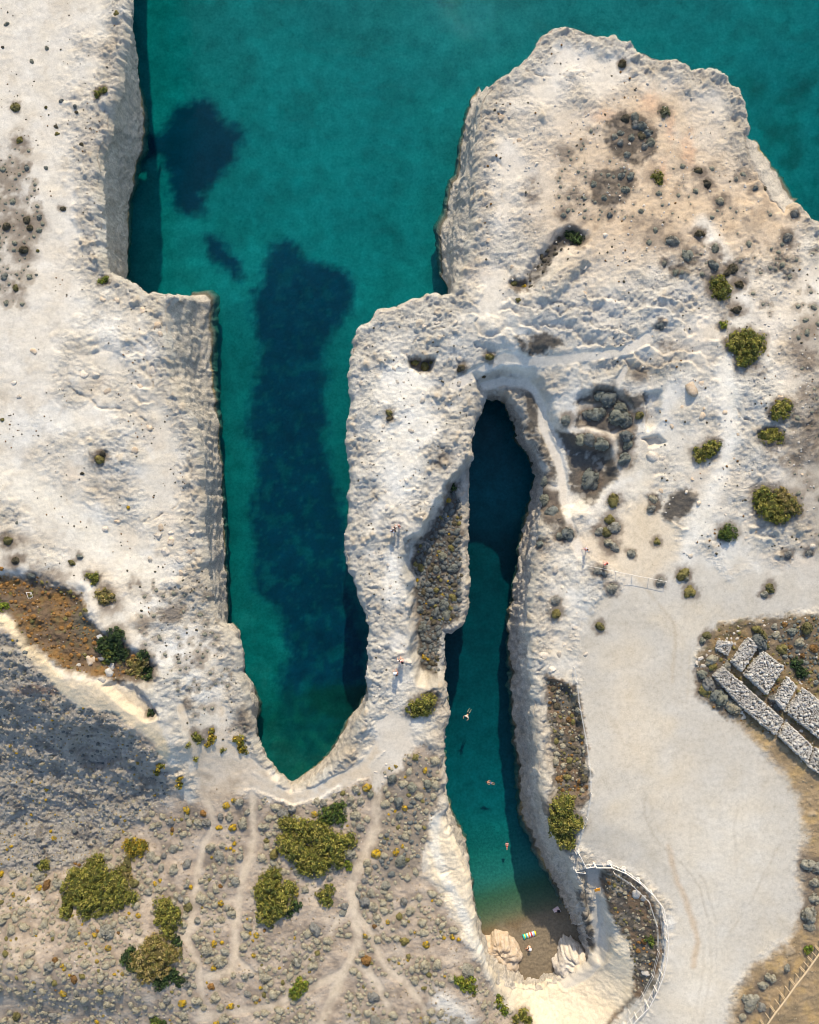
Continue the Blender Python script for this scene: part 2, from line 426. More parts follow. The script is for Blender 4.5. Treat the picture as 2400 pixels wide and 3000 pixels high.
# ------------------------------------------------------------------ coastline: (cliff top), (waterline or None when the face cannot be seen)
def H(lst): return [(p, None) for p in lst]
def V(ct, wl): return list(zip(ct, wl))
CO = []
CO += V([(330,-700),(360,-300),(371,-20),(369,65),(359,139),(348,209),(341,260),(320,325),(308,385),(283,445),(282,501),(284,552),(292,598),(291,649),(292,710),(297,761),(304,795)],
        [(345,-700),(372,-300),(381,-20),(383,65),(395,139),(402,204),(409,260),(420,334),(420,390),(414,445),(395,492),(392,547),(380,598),(375,649),(378,710),(373,761),(369,812)])
CO += H([(328,803),(371,823),(394,840),(420,858),(464,860),(505,868)])
CO += V([(497,876),(490,884),(484,892)], [(560,860),(605,857),(624,872)])
CO += V([(485,940),(489,1000),(492,1046),(499,1093),(515,1139),(533,1186),(557,1232),(575,1269),(580,1315),(582,1371),(587,1417),(589,1487),(589,1557),(594,1626),(598,1696),(608,1742),(617,1788),(640,1830)],
        [(619,940),(618,1000),(619,1070),(622,1100),(626,1150),(633,1195),(640,1241),(642,1290),(644,1330),(647,1380),(650,1425),(653,1487),(655,1557),(658,1626),(661,1696),(663,1742),(665,1790),(666,1832)])
CO += V([(655,1850),(672,1862),(690,1892),(694,1930),(700,1975),(712,2020),(722,2060),(728,2110),(737,2160),(765,2215),(800,2280),(828,2305),(853,2318),(883,2308),(925,2287),(970,2250),(1003,2213),(1030,2165),(1052,2125),(1078,2082),(1088,2040)],
        [(680,1826),(700,1849),(706,1885),(711,1930),(718,1975),(748,2022),(761,2058),(752,2120),(755,2180),(785,2228),(812,2257),(832,2274),(853,2293),(880,2279),(907,2257),(939,2236),(967,2204),(995,2162),(1018,2111),(1058,2066),(1073,2030)])
CO += H([(1078,1990),(1085,1928),(1088,1872),(1084,1816),(1069,1784),(1055,1737),(1041,1686),(1028,1672),(1025,1640),(1013,1598),(1013,1570),(1023,1552),(1027,1464),(1030,1394),(1023,1301),(1023,1246),(1032,1199),(1030,1116),(1034,1046),(1037,1000),
        (1046,979),(1064,955),(1092,937),(1111,909),(1134,907),(1185,890),(1217,877),(1254,867),(1282,860),(1315,866)])
CO += V([(1335,858),(1347,826),(1370,765),(1375,714),(1380,668),(1384,635),(1387,603),(1389,557),(1391,524),(1394,501),(1398,454),(1403,394),(1408,343),(1417,301),(1435,269)],
        [(1315,846),(1296,816),(1292,761),(1289,714),(1287,668),(1301,635),(1310,608),(1317,557),(1324,529),(1338,515),(1350,459),(1357,394),(1368,343),(1384,297),(1408,260)])
CO += H([(1449,237),(1472,223),(1496,206),(1528,186),(1561,158),(1584,116),(1600,101),(1628,83),(1665,80),(1707,88),(1753,104),(1776,109),(1804,102),(1841,121),(1862,144),(1866,153),(1915,162),(1962,174),(2008,188),(2027,204),(2068,204),(2092,197),(2112,204),(2117,223),(2138,220),(2145,241),(2166,255),(2177,288),(2193,320),(2196,362)])
CO += V([(2183,420),(2193,462),(2212,497),(2234,530),(2256,566),(2280,602),(2300,622)], [(2205,417),(2221,445),(2245,482),(2268,510),(2291,547),(2314,584),(2330,592)])
CO += H([(2337,590),(2361,608),(2384,640),(2402,654),(2480,720),(2560,800),(2700,880),(3100,1000)])

IN2 = []   # the narrow cove, counter-clockwise with the water on the left hand
IN2 += H([(1403,1204),(1389,1241),(1382,1288),(1375,1348),(1368,1394),(1366,1441),(1365,1487),(1363,1547),(1368,1594),(1368,1640),(1367,1686),(1368,1723),(1365,1779),(1354,1826),(1324,1849),(1303,1842),(1296,1849),(1294,1890),(1296,1928),(1294,1974),(1294,2028),(1301,2051),(1296,2070),(1308,2088),(1308,2130),(1294,2172),(1296,2218),(1287,2255),(1303,2297),(1289,2320),(1303,2362),(1303,2403),(1308,2427),(1324,2464),(1340,2501),(1354,2529),(1368,2552),(1375,2598),(1377,2649),(1387,2686),(1389,2728)])
IN2 += H([(1400,2775)])
IN2 += V([(1425,2840),(1462,2890),(1505,2905),(1545,2908),(1590,2905),(1640,2882),(1695,2848),(1738,2832)],
         [(1430,2772),(1470,2800),(1515,2822),(1543,2847),(1580,2847),(1610,2835),(1660,2805),(1704,2785)])
IN2 += V([(1738,2760),(1725,2710),(1708,2650),(1692,2590),(1674,2540),(1650,2495),(1620,2432),(1600,2372),(1590,2300),(1583,2230),(1574,2140),(1567,2060),(1562,2000),(1560,1930),(1554,1870),(1553,1820),(1558,1760),(1564,1700),(1574,1620),(1584,1560),(1596,1500),(1604,1450),(1610,1410),(1606,1378),(1586,1338),(1558,1288),(1538,1222),(1515,1185),(1478,1150),(1445,1142),(1422,1150)],
         [(1687,2722),(1673,2701),(1655,2660),(1640,2623),(1616,2575),(1588,2520),(1542,2427),(1527,2371),(1523,2301),(1519,2232),(1510,2139),(1500,2046),(1498,1997),(1496,1928),(1490,1870),(1490,1810),(1497,1775),(1505,1742),(1516,1655),(1528,1580),(1540,1515),(1552,1470),(1561,1427),(1569,1392),(1558,1360),(1530,1310),(1512,1270),(1497,1225),(1482,1188),(1450,1170),(1420,1168)])

def build_chain(lst, closed):
    T = []; B = []; vis = []
    for (ct, wl) in lst:
        z = Z0
        for _ in range(5):
            x, y = W(ct[0], ct[1], z); z = float(base_z(np.array([x]), np.array([y]))[0])
        T.append((x, y)); B.append(W(wl[0], wl[1], 0.0) if wl else None)
    n = len(T)
    for i in range(n):
        if B[i] is None:
            a = T[i - 1] if (closed or i > 0) else T[i]; b = T[(i + 1) % n] if (closed or i < n - 1) else T[i]
            dx, dy = b[0] - a[0], b[1] - a[1]; L = math.hypot(dx, dy) + 1e-9
            B[i] = (T[i][0] - dy / L * 0.5, T[i][1] + dx / L * 0.5)
    # resample
    Tr = []; Br = []
    for i in range(n if closed else n - 1):
        a, b = T[i], T[(i + 1) % n]; c, d = B[i], B[(i + 1) % n]
        L = max(math.hypot(b[0] - a[0], b[1] - a[1]), 0.6 * math.hypot(d[0] - c[0], d[1] - c[1]))
        k = max(1, int(L / 0.22))
        for j in range(k):
            t = j / k
            Tr.append((a[0] + (b[0] - a[0]) * t, a[1] + (b[1] - a[1]) * t)); Br.append((c[0] + (d[0] - c[0]) * t, c[1] + (d[1] - c[1]) * t))
    if not closed:
        Tr.append(T[-1]); Br.append(B[-1])
    Tr = np.array(Tr); Br = np.array(Br)
    def rag(P, amp):
        x, y = P[:, 0], P[:, 1]
        ox = fbm(x, y, 2.4, 40, 3) * 0.5 + vnoise(x / 0.8, y / 0.8, 44) * 0.16
        oy = fbm(x, y, 2.4, 50, 3) * 0.5 + vnoise(x / 0.8, y / 0.8, 54) * 0.16
        return P + amp * np.stack([ox, oy], 1)
    return rag(Tr, 1.0), rag(Br, 0.6)
T1, B1 = build_chain(CO, False)
T2, B2 = build_chain(IN2, True)

# ------------------------------------------------------------------ fine ground grid
ST = 0.15
GX0, GY0 = -63.0, -79.5
NX, NY = int(126 / ST) + 1, int(159 / ST) + 1
gx = GX0 + np.arange(NX) * ST; gy = GY0 + np.arange(NY) * ST
def scan_inside(poly):
    P = np.asarray(poly); A = P; Bq = np.roll(P, -1, 0)
    res = np.zeros((NY, NX), bool)
    for j in range(NY):
        y = gy[j]
        m = (A[:, 1] > y) != (Bq[:, 1] > y)
        if not m.any(): continue
        a = A[m]; b = Bq[m]
        xs = np.sort(a[:, 0] + (y - a[:, 1]) * (b[:, 0] - a[:, 0]) / (b[:, 1] - a[:, 1]))
        res[j] = (np.searchsorted(xs, gx) % 2) == 1
    return res
outer = [tuple(p) for p in T1] + [(260, -400), (-260, -400), (-260, 400), (T1[0][0], 400)]
land = scan_inside(outer) & ~scan_inside(T2)
DM = 4.5
dist = np.full((NY, NX), DM ** 2)
def stamp(P, closed):
    n = len(P)
    for i in range(n if closed else n - 1):
        ax, ay = P[i]; bx, by = P[(i + 1) % n]
        i0 = int((min(ax, bx) - DM - GX0) / ST); i1 = int((max(ax, bx) + DM - GX0) / ST) + 2
        j0 = int((min(ay, by) - DM - GY0) / ST); j1 = int((max(ay, by) + DM - GY0) / ST) + 2
        i0, j0 = max(i0, 0), max(j0, 0); i1, j1 = min(i1, NX), min(j1, NY)
        if i1 <= i0 or j1 <= j0: continue
        X = gx[None, i0:i1]; Y = gy[j0:j1, None]
        dx, dy = bx - ax, by - ay
        t = np.clip(((X - ax) * dx + (Y - ay) * dy) / (dx * dx + dy * dy + 1e-9), 0, 1)
        s = dist[j0:j1, i0:i1]
        np.minimum(s, (X - ax - t * dx) ** 2 + (Y - ay - t * dy) ** 2, out=s)
stamp(T1, False); stamp(T2, True)
dist = np.sqrt(dist); sd = np.where(land, dist, -dist)

keep = sd > -0.5
jj, ii = np.nonzero(keep)
vid = np.full((NY, NX), -1, np.int64); vid[jj, ii] = np.arange(len(jj))
X = gx[ii]; Y = gy[jj]; DT = sd[jj, ii]
ZB = base_z(X, Y)
PXX, PYY = PX(X, Y, ZB)
# coordinates wobbled a little so that painted borders are ragged
wob = fbm(X, Y, 1.7, 70, 3); wob2 = fbm(X, Y, 1.7, 80, 3)
QX = PXX + 16 * wob + 5 * vnoise(X / 0.35, Y / 0.35, 91); QY = PYY + 16 * wob2 + 5 * vnoise(X / 0.35, Y / 0.35, 92)
big = fbm(X, Y, 9.0, 5, 3); mid = fbm(X, Y, 3.0, 15, 3); fine = fbm(X, Y, 0.8, 25, 2)

CREAM = (0.575, 0.53, 0.46); WHITE = (0.64, 0.63, 0.60); TAN = (0.55, 0.465, 0.375)
C = np.empty((len(X), 3)); C[:] = CREAM
def paint(mask, col, k=1.0):
    m = (np.clip(mask, 0, 1) * k)[:, None]
    C[:] = C * (1 - m) + np.array(col) * m
ROUGH = np.clip(0.34 + 0.5 * np.clip(fbm(X, Y, 7.0, 6, 2) * 2, -0.6, 1), 0.08, 1)
def rough(mask, v):
    global ROUGH
    m = np.clip(mask, 0, 1); ROUGH = ROUGH * (1 - m) + v * m
def zone(poly, soft=10, ox=0.0): return sstep(-soft, soft, poly_sd(QX, QY, poly, soft * 2 + 4) + ox)
def zpath(pts, w, soft=5): return 1 - sstep(w - soft, w + soft, line_d(PXX + 5 * wob, PYY + 5 * wob2, pts, w + soft + 2))
def blob(cx, cy, rx, ry=None, soft=0.45):
    ry = ry or rx
    return 1 - sstep(1 - soft, 1 + soft, np.sqrt(((QX - cx) / rx) ** 2 + ((QY - cy) / ry) ** 2))

paint(sstep(-0.05, 0.45, big), WHITE, 0.75); paint(sstep(0.1, 0.55, -big), TAN, 0.55)
paint(sstep(0.15, 0.6, mid), WHITE, 0.5)
# left plateau: plain cream, a little rosy
paint(zone([(-400,-800),(260,-800),(250,400),(220,900),(150,1200),(-400,1250)], 90), (0.575, 0.535, 0.475), 0.8)
rough(zone([(-400,-800),(240,-800),(200,400),(190,900),(120,1200),(60,1400),(-400,1450)], 60), 0.10)
paint(zpath([(-40,1380),(90,1440),(190,1500),(260,1560),(330,1640),(420,1680)], 50, 40), (0.70, 0.65, 0.56), 0.8)
rough(zpath([(-40,1380),(90,1440),(190,1500),(260,1560),(330,1640),(420,1680)], 60, 40), 0.12)
st1 = fbm(X, Y, 6.0, 601, 5); st2 = fbm(X, Y, 2.2, 605, 4)
paint(sstep(0.12, 0.42, st1), (0.47, 0.415, 0.345), 0.55); paint(sstep(0.22, 0.5, st2), (0.45, 0.40, 0.335), 0.5); paint(sstep(0.2, 0.5, -st2), (0.68, 0.645, 0.58), 0.5)
# rock rims
rough(1 - sstep(0.8, 3.6, DT + 1.5 * mid), 0.95)
RIB = [(1040,930),(1300,880),(1400,1000),(1400,1200),(1300,1450),(1200,1600),(1200,1960),(1080,2060),(1000,1600),(1020,1200)]
rough(zone(RIB, 30) * sstep(-0.35, 0.15, mid), 0.9); paint(zone(RIB, 30), (0.61, 0.585, 0.535), 0.7)
for b in ((1170,1360,60,120),(1230,1240,60,60),(1150,1690,25,80),(1500,1055,60,35),(1180,1130,80,60)):
    m = blob(*b); paint(m, (0.70, 0.67, 0.61), 0.8); rough(m, 0.25)
# peninsula
PEN = [(1450,260),(1650,110),(1900,180),(2150,260),(2200,420),(2320,640),(2360,1000),(2100,1000),(1900,900),(1600,1000),(1420,820),(1400,500)]
paint(zone(PEN, 60), (0.575, 0.515, 0.44), 0.55)
for b in ((1900,330,120,70),(1850,470,230,130),(1830,650,240,100),(2100,620,190,120),(2250,620,90,110)):
    paint(blob(*b, soft=0.8), (0.50, 0.385, 0.27), 0.85); rough(blob(*b), 0.22); paint(blob(*b, soft=0.8) * sstep(0.12, 0.4, mid), (0.33, 0.25, 0.18), 0.6)
for b in ((1905,300,30,26),(1965,370,16,40),(2015,440,18,50),(1770,340,40,16),(1945,500,14,30)): paint(blob(*b, soft=0.8), (0.56, 0.35, 0.23), 0.5)
for b in ((1800,960,200,60),(1650,900,150,60),(1950,880,120,60),(2200,1250,90,200),(2150,1100,60,100),(1500,740,70,60)):
    paint(blob(*b, soft=0.8), (0.63, 0.61, 0.57), 0.7); rough(blob(*b), 0.75)
TR = [(2000,1640),(2030,1560),(2070,1470),(2110,1390),(2135,1300),(2140,1200),(2120,1100),(2150,1000),(2180,900),(2120,760),(2060,660)]
paint(zpath(TR, 26, 22), (0.70, 0.67, 0.61), 0.8); rough(zpath(TR, 26, 20), 0.15)

SCRUB = [(-300,1830),(40,1850),(120,1960),(180,2020),(225,2075),(300,2090),(380,2120),(470,2180),(500,2280),(560,2360),(640,2300),(690,2330),(760,2330),(850,2370),(950,2340),(1060,2285),(1150,2240),(1200,2200),(1245,2170),(1285,2230),(1280,2330),(1265,2400),(1245,2480),(1225,2540),(1290,2620),(1325,2700),(1370,2780),(1410,2840),(1440,2900),(1490,2960),(1540,3000),(1600,3300),(-300,3300)]
SC = zone(SCRUB, 14)
paint(SC, (0.41, 0.335, 0.265)); rough(SC, 0.28)
paint(SC * sstep(0.0, 0.4, mid), (0.51, 0.43, 0.345), 0.7)
paint(SC * sstep(0.05, 0.4, -mid), (0.26, 0.21, 0.165), 0.8)
EASTSC = [(1080,2330),(1200,2210),(1280,2220),(1270,2400),(1230,2540),(1130,2600),(1090,2520),(1110,2420)]
paint(zone(EASTSC, 20), (0.23, 0.195, 0.155), 0.8)
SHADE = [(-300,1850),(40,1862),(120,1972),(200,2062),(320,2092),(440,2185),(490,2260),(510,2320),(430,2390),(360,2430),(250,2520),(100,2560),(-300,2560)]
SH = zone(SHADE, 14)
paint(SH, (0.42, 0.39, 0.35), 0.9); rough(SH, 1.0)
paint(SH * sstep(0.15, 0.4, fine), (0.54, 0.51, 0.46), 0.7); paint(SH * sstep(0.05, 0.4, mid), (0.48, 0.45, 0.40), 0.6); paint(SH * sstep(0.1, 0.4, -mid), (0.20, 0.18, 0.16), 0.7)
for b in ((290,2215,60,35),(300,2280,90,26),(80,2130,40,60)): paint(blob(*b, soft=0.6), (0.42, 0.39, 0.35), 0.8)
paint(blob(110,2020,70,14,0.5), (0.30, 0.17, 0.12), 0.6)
# pale ridge above the shaded slope
paint(zpath([(-60,1800),(30,1830),(80,1900),(130,1950),(190,2020),(250,2050),(310,2065),(370,2100),(430,2130),(470,2170),(480,2210)], 17, 9), (0.64, 0.53, 0.37), 0.95)
paint(zone([(170,1985),(300,2000),(400,2030),(450,2080),(480,2150),(430,2140),(330,2090),(230,2070)], 10), (0.62, 0.52, 0.38), 0.9)
rough(zone([(170,1985),(300,2000),(400,2030),(450,2080),(480,2150),(430,2140),(330,2090),(230,2070)], 10), 0.2)
# rusty hollow
HOL = [(-300,1640),(30,1690),(110,1690),(170,1715),(240,1735),(250,1790),(285,1850),(350,1885),(440,1950),(440,1992),(350,1995),(250,1975),(190,1962),(140,1925),(80,1885),(50,1835),(20,1795),(-300,1770)]
HO = zone(HOL, 14); paint(HO, (0.135, 0.085, 0.048), 0.95); rough(HO, 0.6)
paint(HO * sstep(-0.1, 0.35, mid), (0.24, 0.135, 0.045), 0.8); paint(HO * sstep(0.1, 0.4, fine), (0.15, 0.13, 0.07), 0.6)
paint(HO * blob(270,1820,50,60) , (0.11, 0.115, 0.09), 0.7)
# gravel lot
LOT = [(1700,1930),(1700,1850),(1760,1740),(1880,1700),(1990,1650),(2060,1600),(2130,1690),(2400,1640),(2700,1600),(2700,1760),(2400,1795),(2250,1812),(2140,1830),(2070,1870),(2035,1940),(2050,2020),(2080,2080),(2160,2110),(2230,2180),(2280,2250),(2330,2330),(2350,2450),(2330,2560),(2350,2650),(2310,2730),(2200,2820),(2140,2920),(2080,3300),(1880,3300),(1900,2950),(1962,2850),(1985,2760),(1968,2670),(1910,2585),(1830,2525),(1760,2505),(1695,2480),(1710,2400),(1735,2330),(1725,2230),(1715,2130),(1700,2030)]
LO = zone(LOT, 12) * np.clip(sstep(1600, 1800, QY + 40 * mid) + 0.0, 0, 1); rough(zone(LOT, 20), 0.03)
paint(LO, (0.48, 0.445, 0.39)); 
paint(LO * sstep(0.0, 0.5, big), (0.55, 0.49, 0.40), 0.8); paint(LO * sstep(0.1, 0.6, mid), (0.55, 0.51, 0.45), 0.5)
for b in ((2050,2850,90,200),(2120,2500,150,160)): paint(LO * blob(*b, soft=0.9), (0.60, 0.555, 0.48), 0.8)
paint(zpath([(1960,2480),(1975,2560),(2010,2640),(2030,2700),(2045,2760),(2030,2830)], 8, 8), (0.47, 0.34, 0.22), 0.55)
paint(zpath([(1890,2320),(1890,2400),(1930,2470),(2000,2530),(2050,2600),(2070,2680)], 3, 3), (0.42, 0.38, 0.32), 0.5)
paint(zpath([(1800,1660),(1870,1690),(1920,1760),(1980,1830),(1975,1930),(1970,2000)], 5, 6), (0.40, 0.335, 0.25), 0.4)
paint(zone([(1690,1580),(1760,1560),(1880,1450),(1990,1540),(1990,1640),(1880,1700),(1790,1670)], 25), (0.58, 0.49, 0.37), 0.8)
rough(zone([(1690,1580),(1760,1560),(1880,1450),(1990,1540),(1990,1640),(1880,1700),(1790,1670)], 25), 0.05)
for k, pts in enumerate(([(1885,2300),(1888,2390),(1925,2465),(1998,2528),(2052,2600),(2075,2690),(2080,2800)],[(1905,2300),(1908,2380),(1942,2448),(2016,2512),(2070,2590),(2095,2690),(2100,2800)],[(2060,2720),(2062,2840),(2040,2960),(2020,3060)],[(2084,2720),(2086,2840),(2064,2960),(2044,3060)],[(1985,1650),(2010,1760),(2000,1900),(1990,2060)],[(2006,1650),(2032,1760),(2022,1900),(2012,2060)],[(2330,2400),(2270,2500),(2200,2640),(2120,2760)],[(2120,2430),(2040,2400),(2000,2390)],[(1780,2100),(1830,2180),(1920,2200)],[(2180,2300),(2150,2420),(2160,2560)])):
    tm = (1 - sstep(1.5, 6.5, line_d(PXX + 3 * wob, PYY + 3 * wob2, pts, 10))) * np.clip(0.6 + 1.2 * mid, 0.1, 1)
    paint(tm, (0.41, 0.365, 0.30), 0.38)
for pts, w, c in (([(1730,2480),(1800,2440),(1860,2460),(1960,2560)], 18, (0.46, 0.43, 0.38)), ([(1850,1900),(1830,2050),(1850,2200)], 50, (0.57, 0.495, 0.39)), ([(2000,2250),(1960,2350),(1990,2450)], 45, (0.57, 0.50, 0.40))):
    paint(zpath(pts, w, w * 0.8), c, 0.5)
paint((LO > 0.5) * sstep(0.42, 0.6, fine) , (0.40, 0.36, 0.30), 0.25)
# dry grass on the right
DRY = [(2160,2110),(2290,2170),(2420,2290),(2700,2400),(2700,3300),(2100,3300),(2150,2930),(2205,2835),(2315,2745),(2365,2655),(2345,2560),(2362,2450),(2335,2330),(2285,2250),(2200,2155)]
DR = zone(DRY, 22); paint(DR, (0.32, 0.235, 0.14)); paint(DR * sstep(0, 0.4, mid), (0.40, 0.28, 0.13), 0.7)
paint(DR * sstep(0, 0.4, -mid), (0.22, 0.165, 0.10), 0.7); rough(DR, 0.3)
RUI = [(2040,1945),(2065,1875),(2110,1828),(2200,1812),(2300,1805),(2700,1785),(2700,2420),(2400,2280),(2270,2165),(2170,2115),(2085,2075),(2050,2020)]
RU = zone(RUI, 10); paint(RU, (0.20, 0.15, 0.09)); paint(RU * sstep(0, 0.4, mid), (0.30, 0.21, 0.11), 0.8); paint(RU * sstep(0.1, 0.4, fine), (0.11, 0.11, 0.06), 0.7); rough(RU, 0.4)
RED = [(2330,930),(2480,900),(2700,900),(2700,1640),(2380,1620),(2330,1500),(2310,1350),(2340,1150)]
paint(zone(RED, 45), (0.36, 0.32, 0.27), 0.75); paint(zone(RED, 30) * sstep(-0.05, 0.35, mid), (0.20, 0.165, 0.13), 0.8)
# dark soil and heath patches
DARK = (0.062, 0.054, 0.047)
for poly in ([(1635,1262),(1690,1272),(1740,1272),(1785,1285),(1802,1330),(1818,1378),(1795,1412),(1765,1445),(1735,1482),(1690,1462),(1668,1430),(1664,1350),(1650,1310)],
 [(1528,1140),(1560,1150),(1580,1185),(1582,1240),(1600,1290),(1628,1340),(1640,1380),(1632,1410),(1602,1405),(1604,1370),(1586,1330),(1556,1290),(1540,1250),(1545,1200)],
 [(1580,1400),(1605,1412),(1625,1425),(1640,1440),(1650,1500),(1675,1570),(1650,1597),(1620,1572),(1596,1530),(1578,1480),(1574,1430)],
 [(1680,1240),(1688,1208),(1730,1196),(1790,1203),(1830,1193),(1854,1230),(1842,1252),(1800,1272),(1760,1262),(1700,1260)],
 [(1685,1182),(1720,1158),(1750,1135),(1800,1138),(1814,1165),(1800,1187),(1760,1192)],
 [(1816,1135),(1850,1158),(1892,1148),(1890,1198),(1850,1194),(1824,1168)], [(1820,1265),(1860,1258),(1865,1310),(1830,1325),(1808,1300)], [(1805,1330),(1850,1325),(1850,1360),(1825,1372)],
 [(1945,1490),(1965,1450),(2010,1425),(2045,1450),(2030,1500),(1990,1528),(1945,1518)], [(1895,1455),(1930,1440),(1940,1480),(1915,1510),(1895,1490)],
 [(1592,1970),(1640,1990),(1688,2010),(1708,2100),(1722,2220),(1728,2320),(1700,2370),(1640,2335),(1625,2250),(1608,2100)],
 [(1765,2540),(1830,2550),(1890,2600),(1935,2680),(1942,2780),(1920,2880),(1850,2940),(1790,2995),(1750,3050),(1790,2960),(1840,2900),(1855,2850),(1835,2760),(1795,2700),(1765,2620)],
 [(1700,2600),(1722,2640),(1735,2720),(1750,2790),(1722,2790),(1708,2700),(1692,2620)],
 [(1340,1400),(1300,1480),(1260,1540),(1215,1600),(1205,1650),(1215,1760),(1225,1850),(1225,1960),(1280,1985),(1285,1870),(1290,1840),(1345,1820),(1350,1700),(1345,1500)],
 [(1770,360),(1830,330),(1880,340),(1930,400),(1920,450),(1870,485),(1810,465),(1770,420)], [(1725,510),(1780,490),(1850,500),(1862,530),(1840,585),(1780,612),(1735,590)],
 [(1545,820),(1585,745),(1640,690),(1680,675),(1700,700),(1640,735),(1600,790),(1570,840)], [(1495,820),(1540,815),(1555,840),(1515,860)],
 [(1205,1048),(1235,1055),(1272,1052),(1262,1078),(1232,1086),(1208,1072)],
 [(1510,990),(1560,975),(1640,985),(1650,1010),(1590,1040),(1520,1040)]):
    m = zone(poly, 9) * np.clip(0.55 + 0.8 * sstep(-0.45, 0.0, mid + 0.5 * fine), 0, 1); paint(m, DARK, 0.92); rough(m, 0.35)
    paint(m * sstep(0.2, 0.5, fine), (0.17, 0.145, 0.12), 0.5)
for poly in ([(1592,1970),(1640,1990),(1688,2010),(1708,2100),(1722,2220),(1728,2320),(1700,2370),(1640,2335),(1625,2250),(1608,2100)],
 [(1765,2540),(1830,2550),(1890,2600),(1935,2680),(1942,2780),(1920,2880),(1850,2940),(1790,2995),(1750,3050),(1790,2960),(1840,2900),(1855,2850),(1835,2760),(1795,2700),(1765,2620)]):
    m = zone(poly, 9); paint(m * sstep(-0.1, 0.3, mid), (0.20, 0.135, 0.085), 0.8); paint(m * sstep(0.05, 0.4, -mid), (0.11, 0.10, 0.075), 0.7); paint(m * sstep(0.25, 0.5, fine), (0.30, 0.25, 0.20), 0.6); rough(m, 0.5)
for b in ((60,440,30,60),(15,560,60,120),(80,660,60,45),(65,740,45,35),(45,850,40,30),(2010,760,45,40),(2120,810,60,60),(1965,705,40,30),(2055,690,22,32),(2095,735,26,26),(2045,505,28,20),(2075,545,22,18),(2110,590,30,22),(2200,655,26,26),(2310,700,30,26),(1655,445,30,30),(1690,570,28,20),(1650,630,22,16),(1560,560,25,40),(1910,660,60,30),(2155,905,45,25),(2300,1325,60,40),(2390,1290,40,60),(2200,1085,40,26),(2360,1010,60,60),(2370,1150,30,30),
    (1880,1095,40,24),(1790,1605,30,30),(1775,1560,40,30),(1800,1470,30,28),(1950,1010,26,18),(1290,1340,34,30),(290,1345,30,26),(30,1590,60,24),(60,1650,60,30),(150,1700,60,30),(320,1770,40,40),(430,1830,40,22),(570,1930,24,30),(545,2060,22,24),(590,2160,30,30),(710,2110,26,40),(650,2320,35,26),(720,2390,40,50),(560,2400,40,45),(620,2520,35,30),(500,1800,40,26),(400,1720,40,26)):
    m = blob(*b, soft=0.6) * np.clip(0.35 + 0.9 * sstep(-0.3, 0.2, mid + 0.5 * fine), 0, 1); paint(m, (0.18, 0.148, 0.12), 0.85)
# trails
SAND = (0.56, 0.47, 0.36)
for pts, w in (([(1700,1620),(1670,1540),(1650,1470),(1648,1400),(1635,1350),(1605,1290),(1585,1230),(1590,1190),(1570,1150),(1540,1125),(1480,1118),(1420,1128)], 11),
 ([(1650,1430),(1620,1432),(1606,1425)], 7),
 ([(1605,1225),(1640,1215),(1680,1210),(1710,1190),(1760,1188),(1800,1185),(1815,1160),(1810,1130),(1830,1080)], 7),
 ([(1640,1250),(1690,1260),(1740,1260),(1790,1275),(1840,1250),(1855,1225),(1845,1190),(1815,1165)], 7),
 ([(1795,1275),(1800,1330),(1825,1385),(1850,1330),(1880,1280)], 8),
 ([(1330,1130),(1420,1080),(1480,1045),(1560,1060),(1650,1055),(1750,1040),(1830,1030),(1900,990)], 12)):
    m = zpath(pts, w); paint(m, (0.60, 0.55, 0.48), 0.95); rough(zpath(pts, w + 4), 0.05)
for pts, w in (([(1108,2300),(1105,2360),(1100,2420),(1080,2480),(1055,2530),(1030,2590),(1035,2650),(1045,2700),(1050,2760),(1030,2810),(1000,2860),(960,2960),(940,3010)], 11),
 ([(740,2290),(800,2315),(860,2338),(930,2320),(990,2285),(1040,2265),(1090,2262),(1110,2285)], 14), ([(1010,2300),(1060,2250),(1110,2190),(1130,2140)], 12),
 ([(560,2190),(590,2260),(600,2330),(620,2380),(620,2430),(600,2470),(585,2520),(575,2600),(560,2700),(550,2750),(570,2790),(585,2850),(590,2900),(590,2960),(600,2980)], 7),
 ([(740,2330),(740,2400),(745,2440),(735,2500),(715,2560),(700,2630),(690,2720),(690,2800),(670,2850),(610,2860)], 9),
 ([(580,2985),(680,2965),(800,2950),(880,2910),(960,2870),(1000,2850)], 8), ([(1050,2760),(1085,2840),(1095,2920),(1090,3005)], 5), ([(690,2800),(740,2850),(790,2870),(850,2860)], 4), ([(575,2600),(630,2640),(690,2640)], 4), ([(560,2700),(520,2760),(530,2860),(560,2930)], 4), ([(1035,2650),(990,2690),(960,2760),(900,2800),(850,2860)], 5), ([(300,2720),(380,2740),(470,2770),(550,2750)], 4), ([(1060,2690),(1090,2740),(1110,2800),(1140,2850),(1180,2870),(1220,2920),(1260,2980)], 7),
 ([(1060,2830),(1100,2870),(1130,2930),(1145,2990)], 8), ([(1100,2640),(1130,2690),(1180,2665),(1230,2640)], 6), ([(530,2070),(545,2130),(580,2190),(620,2195),(680,2190),(740,2240),(800,2290)], 10), ([(650,2080),(650,2150),(660,2190)], 9)):
    m = zpath(pts, w * 1.05, 9) * np.clip(0.85 + 0.9 * mid + 0.5 * fine, 0.25, 1); paint(m, SAND, 0.95); rough(zpath(pts, w + 5), 0.06)
PLAZA = [(1090,2110),(1150,2070),(1195,2100),(1222,2180),(1190,2230),(1140,2290),(1105,2320),(1085,2290),(1090,2240),(1115,2200),(1100,2150)]
paint(zone(PLAZA, 10), (0.56, 0.51, 0.44), 0.95); rough(zone(PLAZA, 14), 0.04)
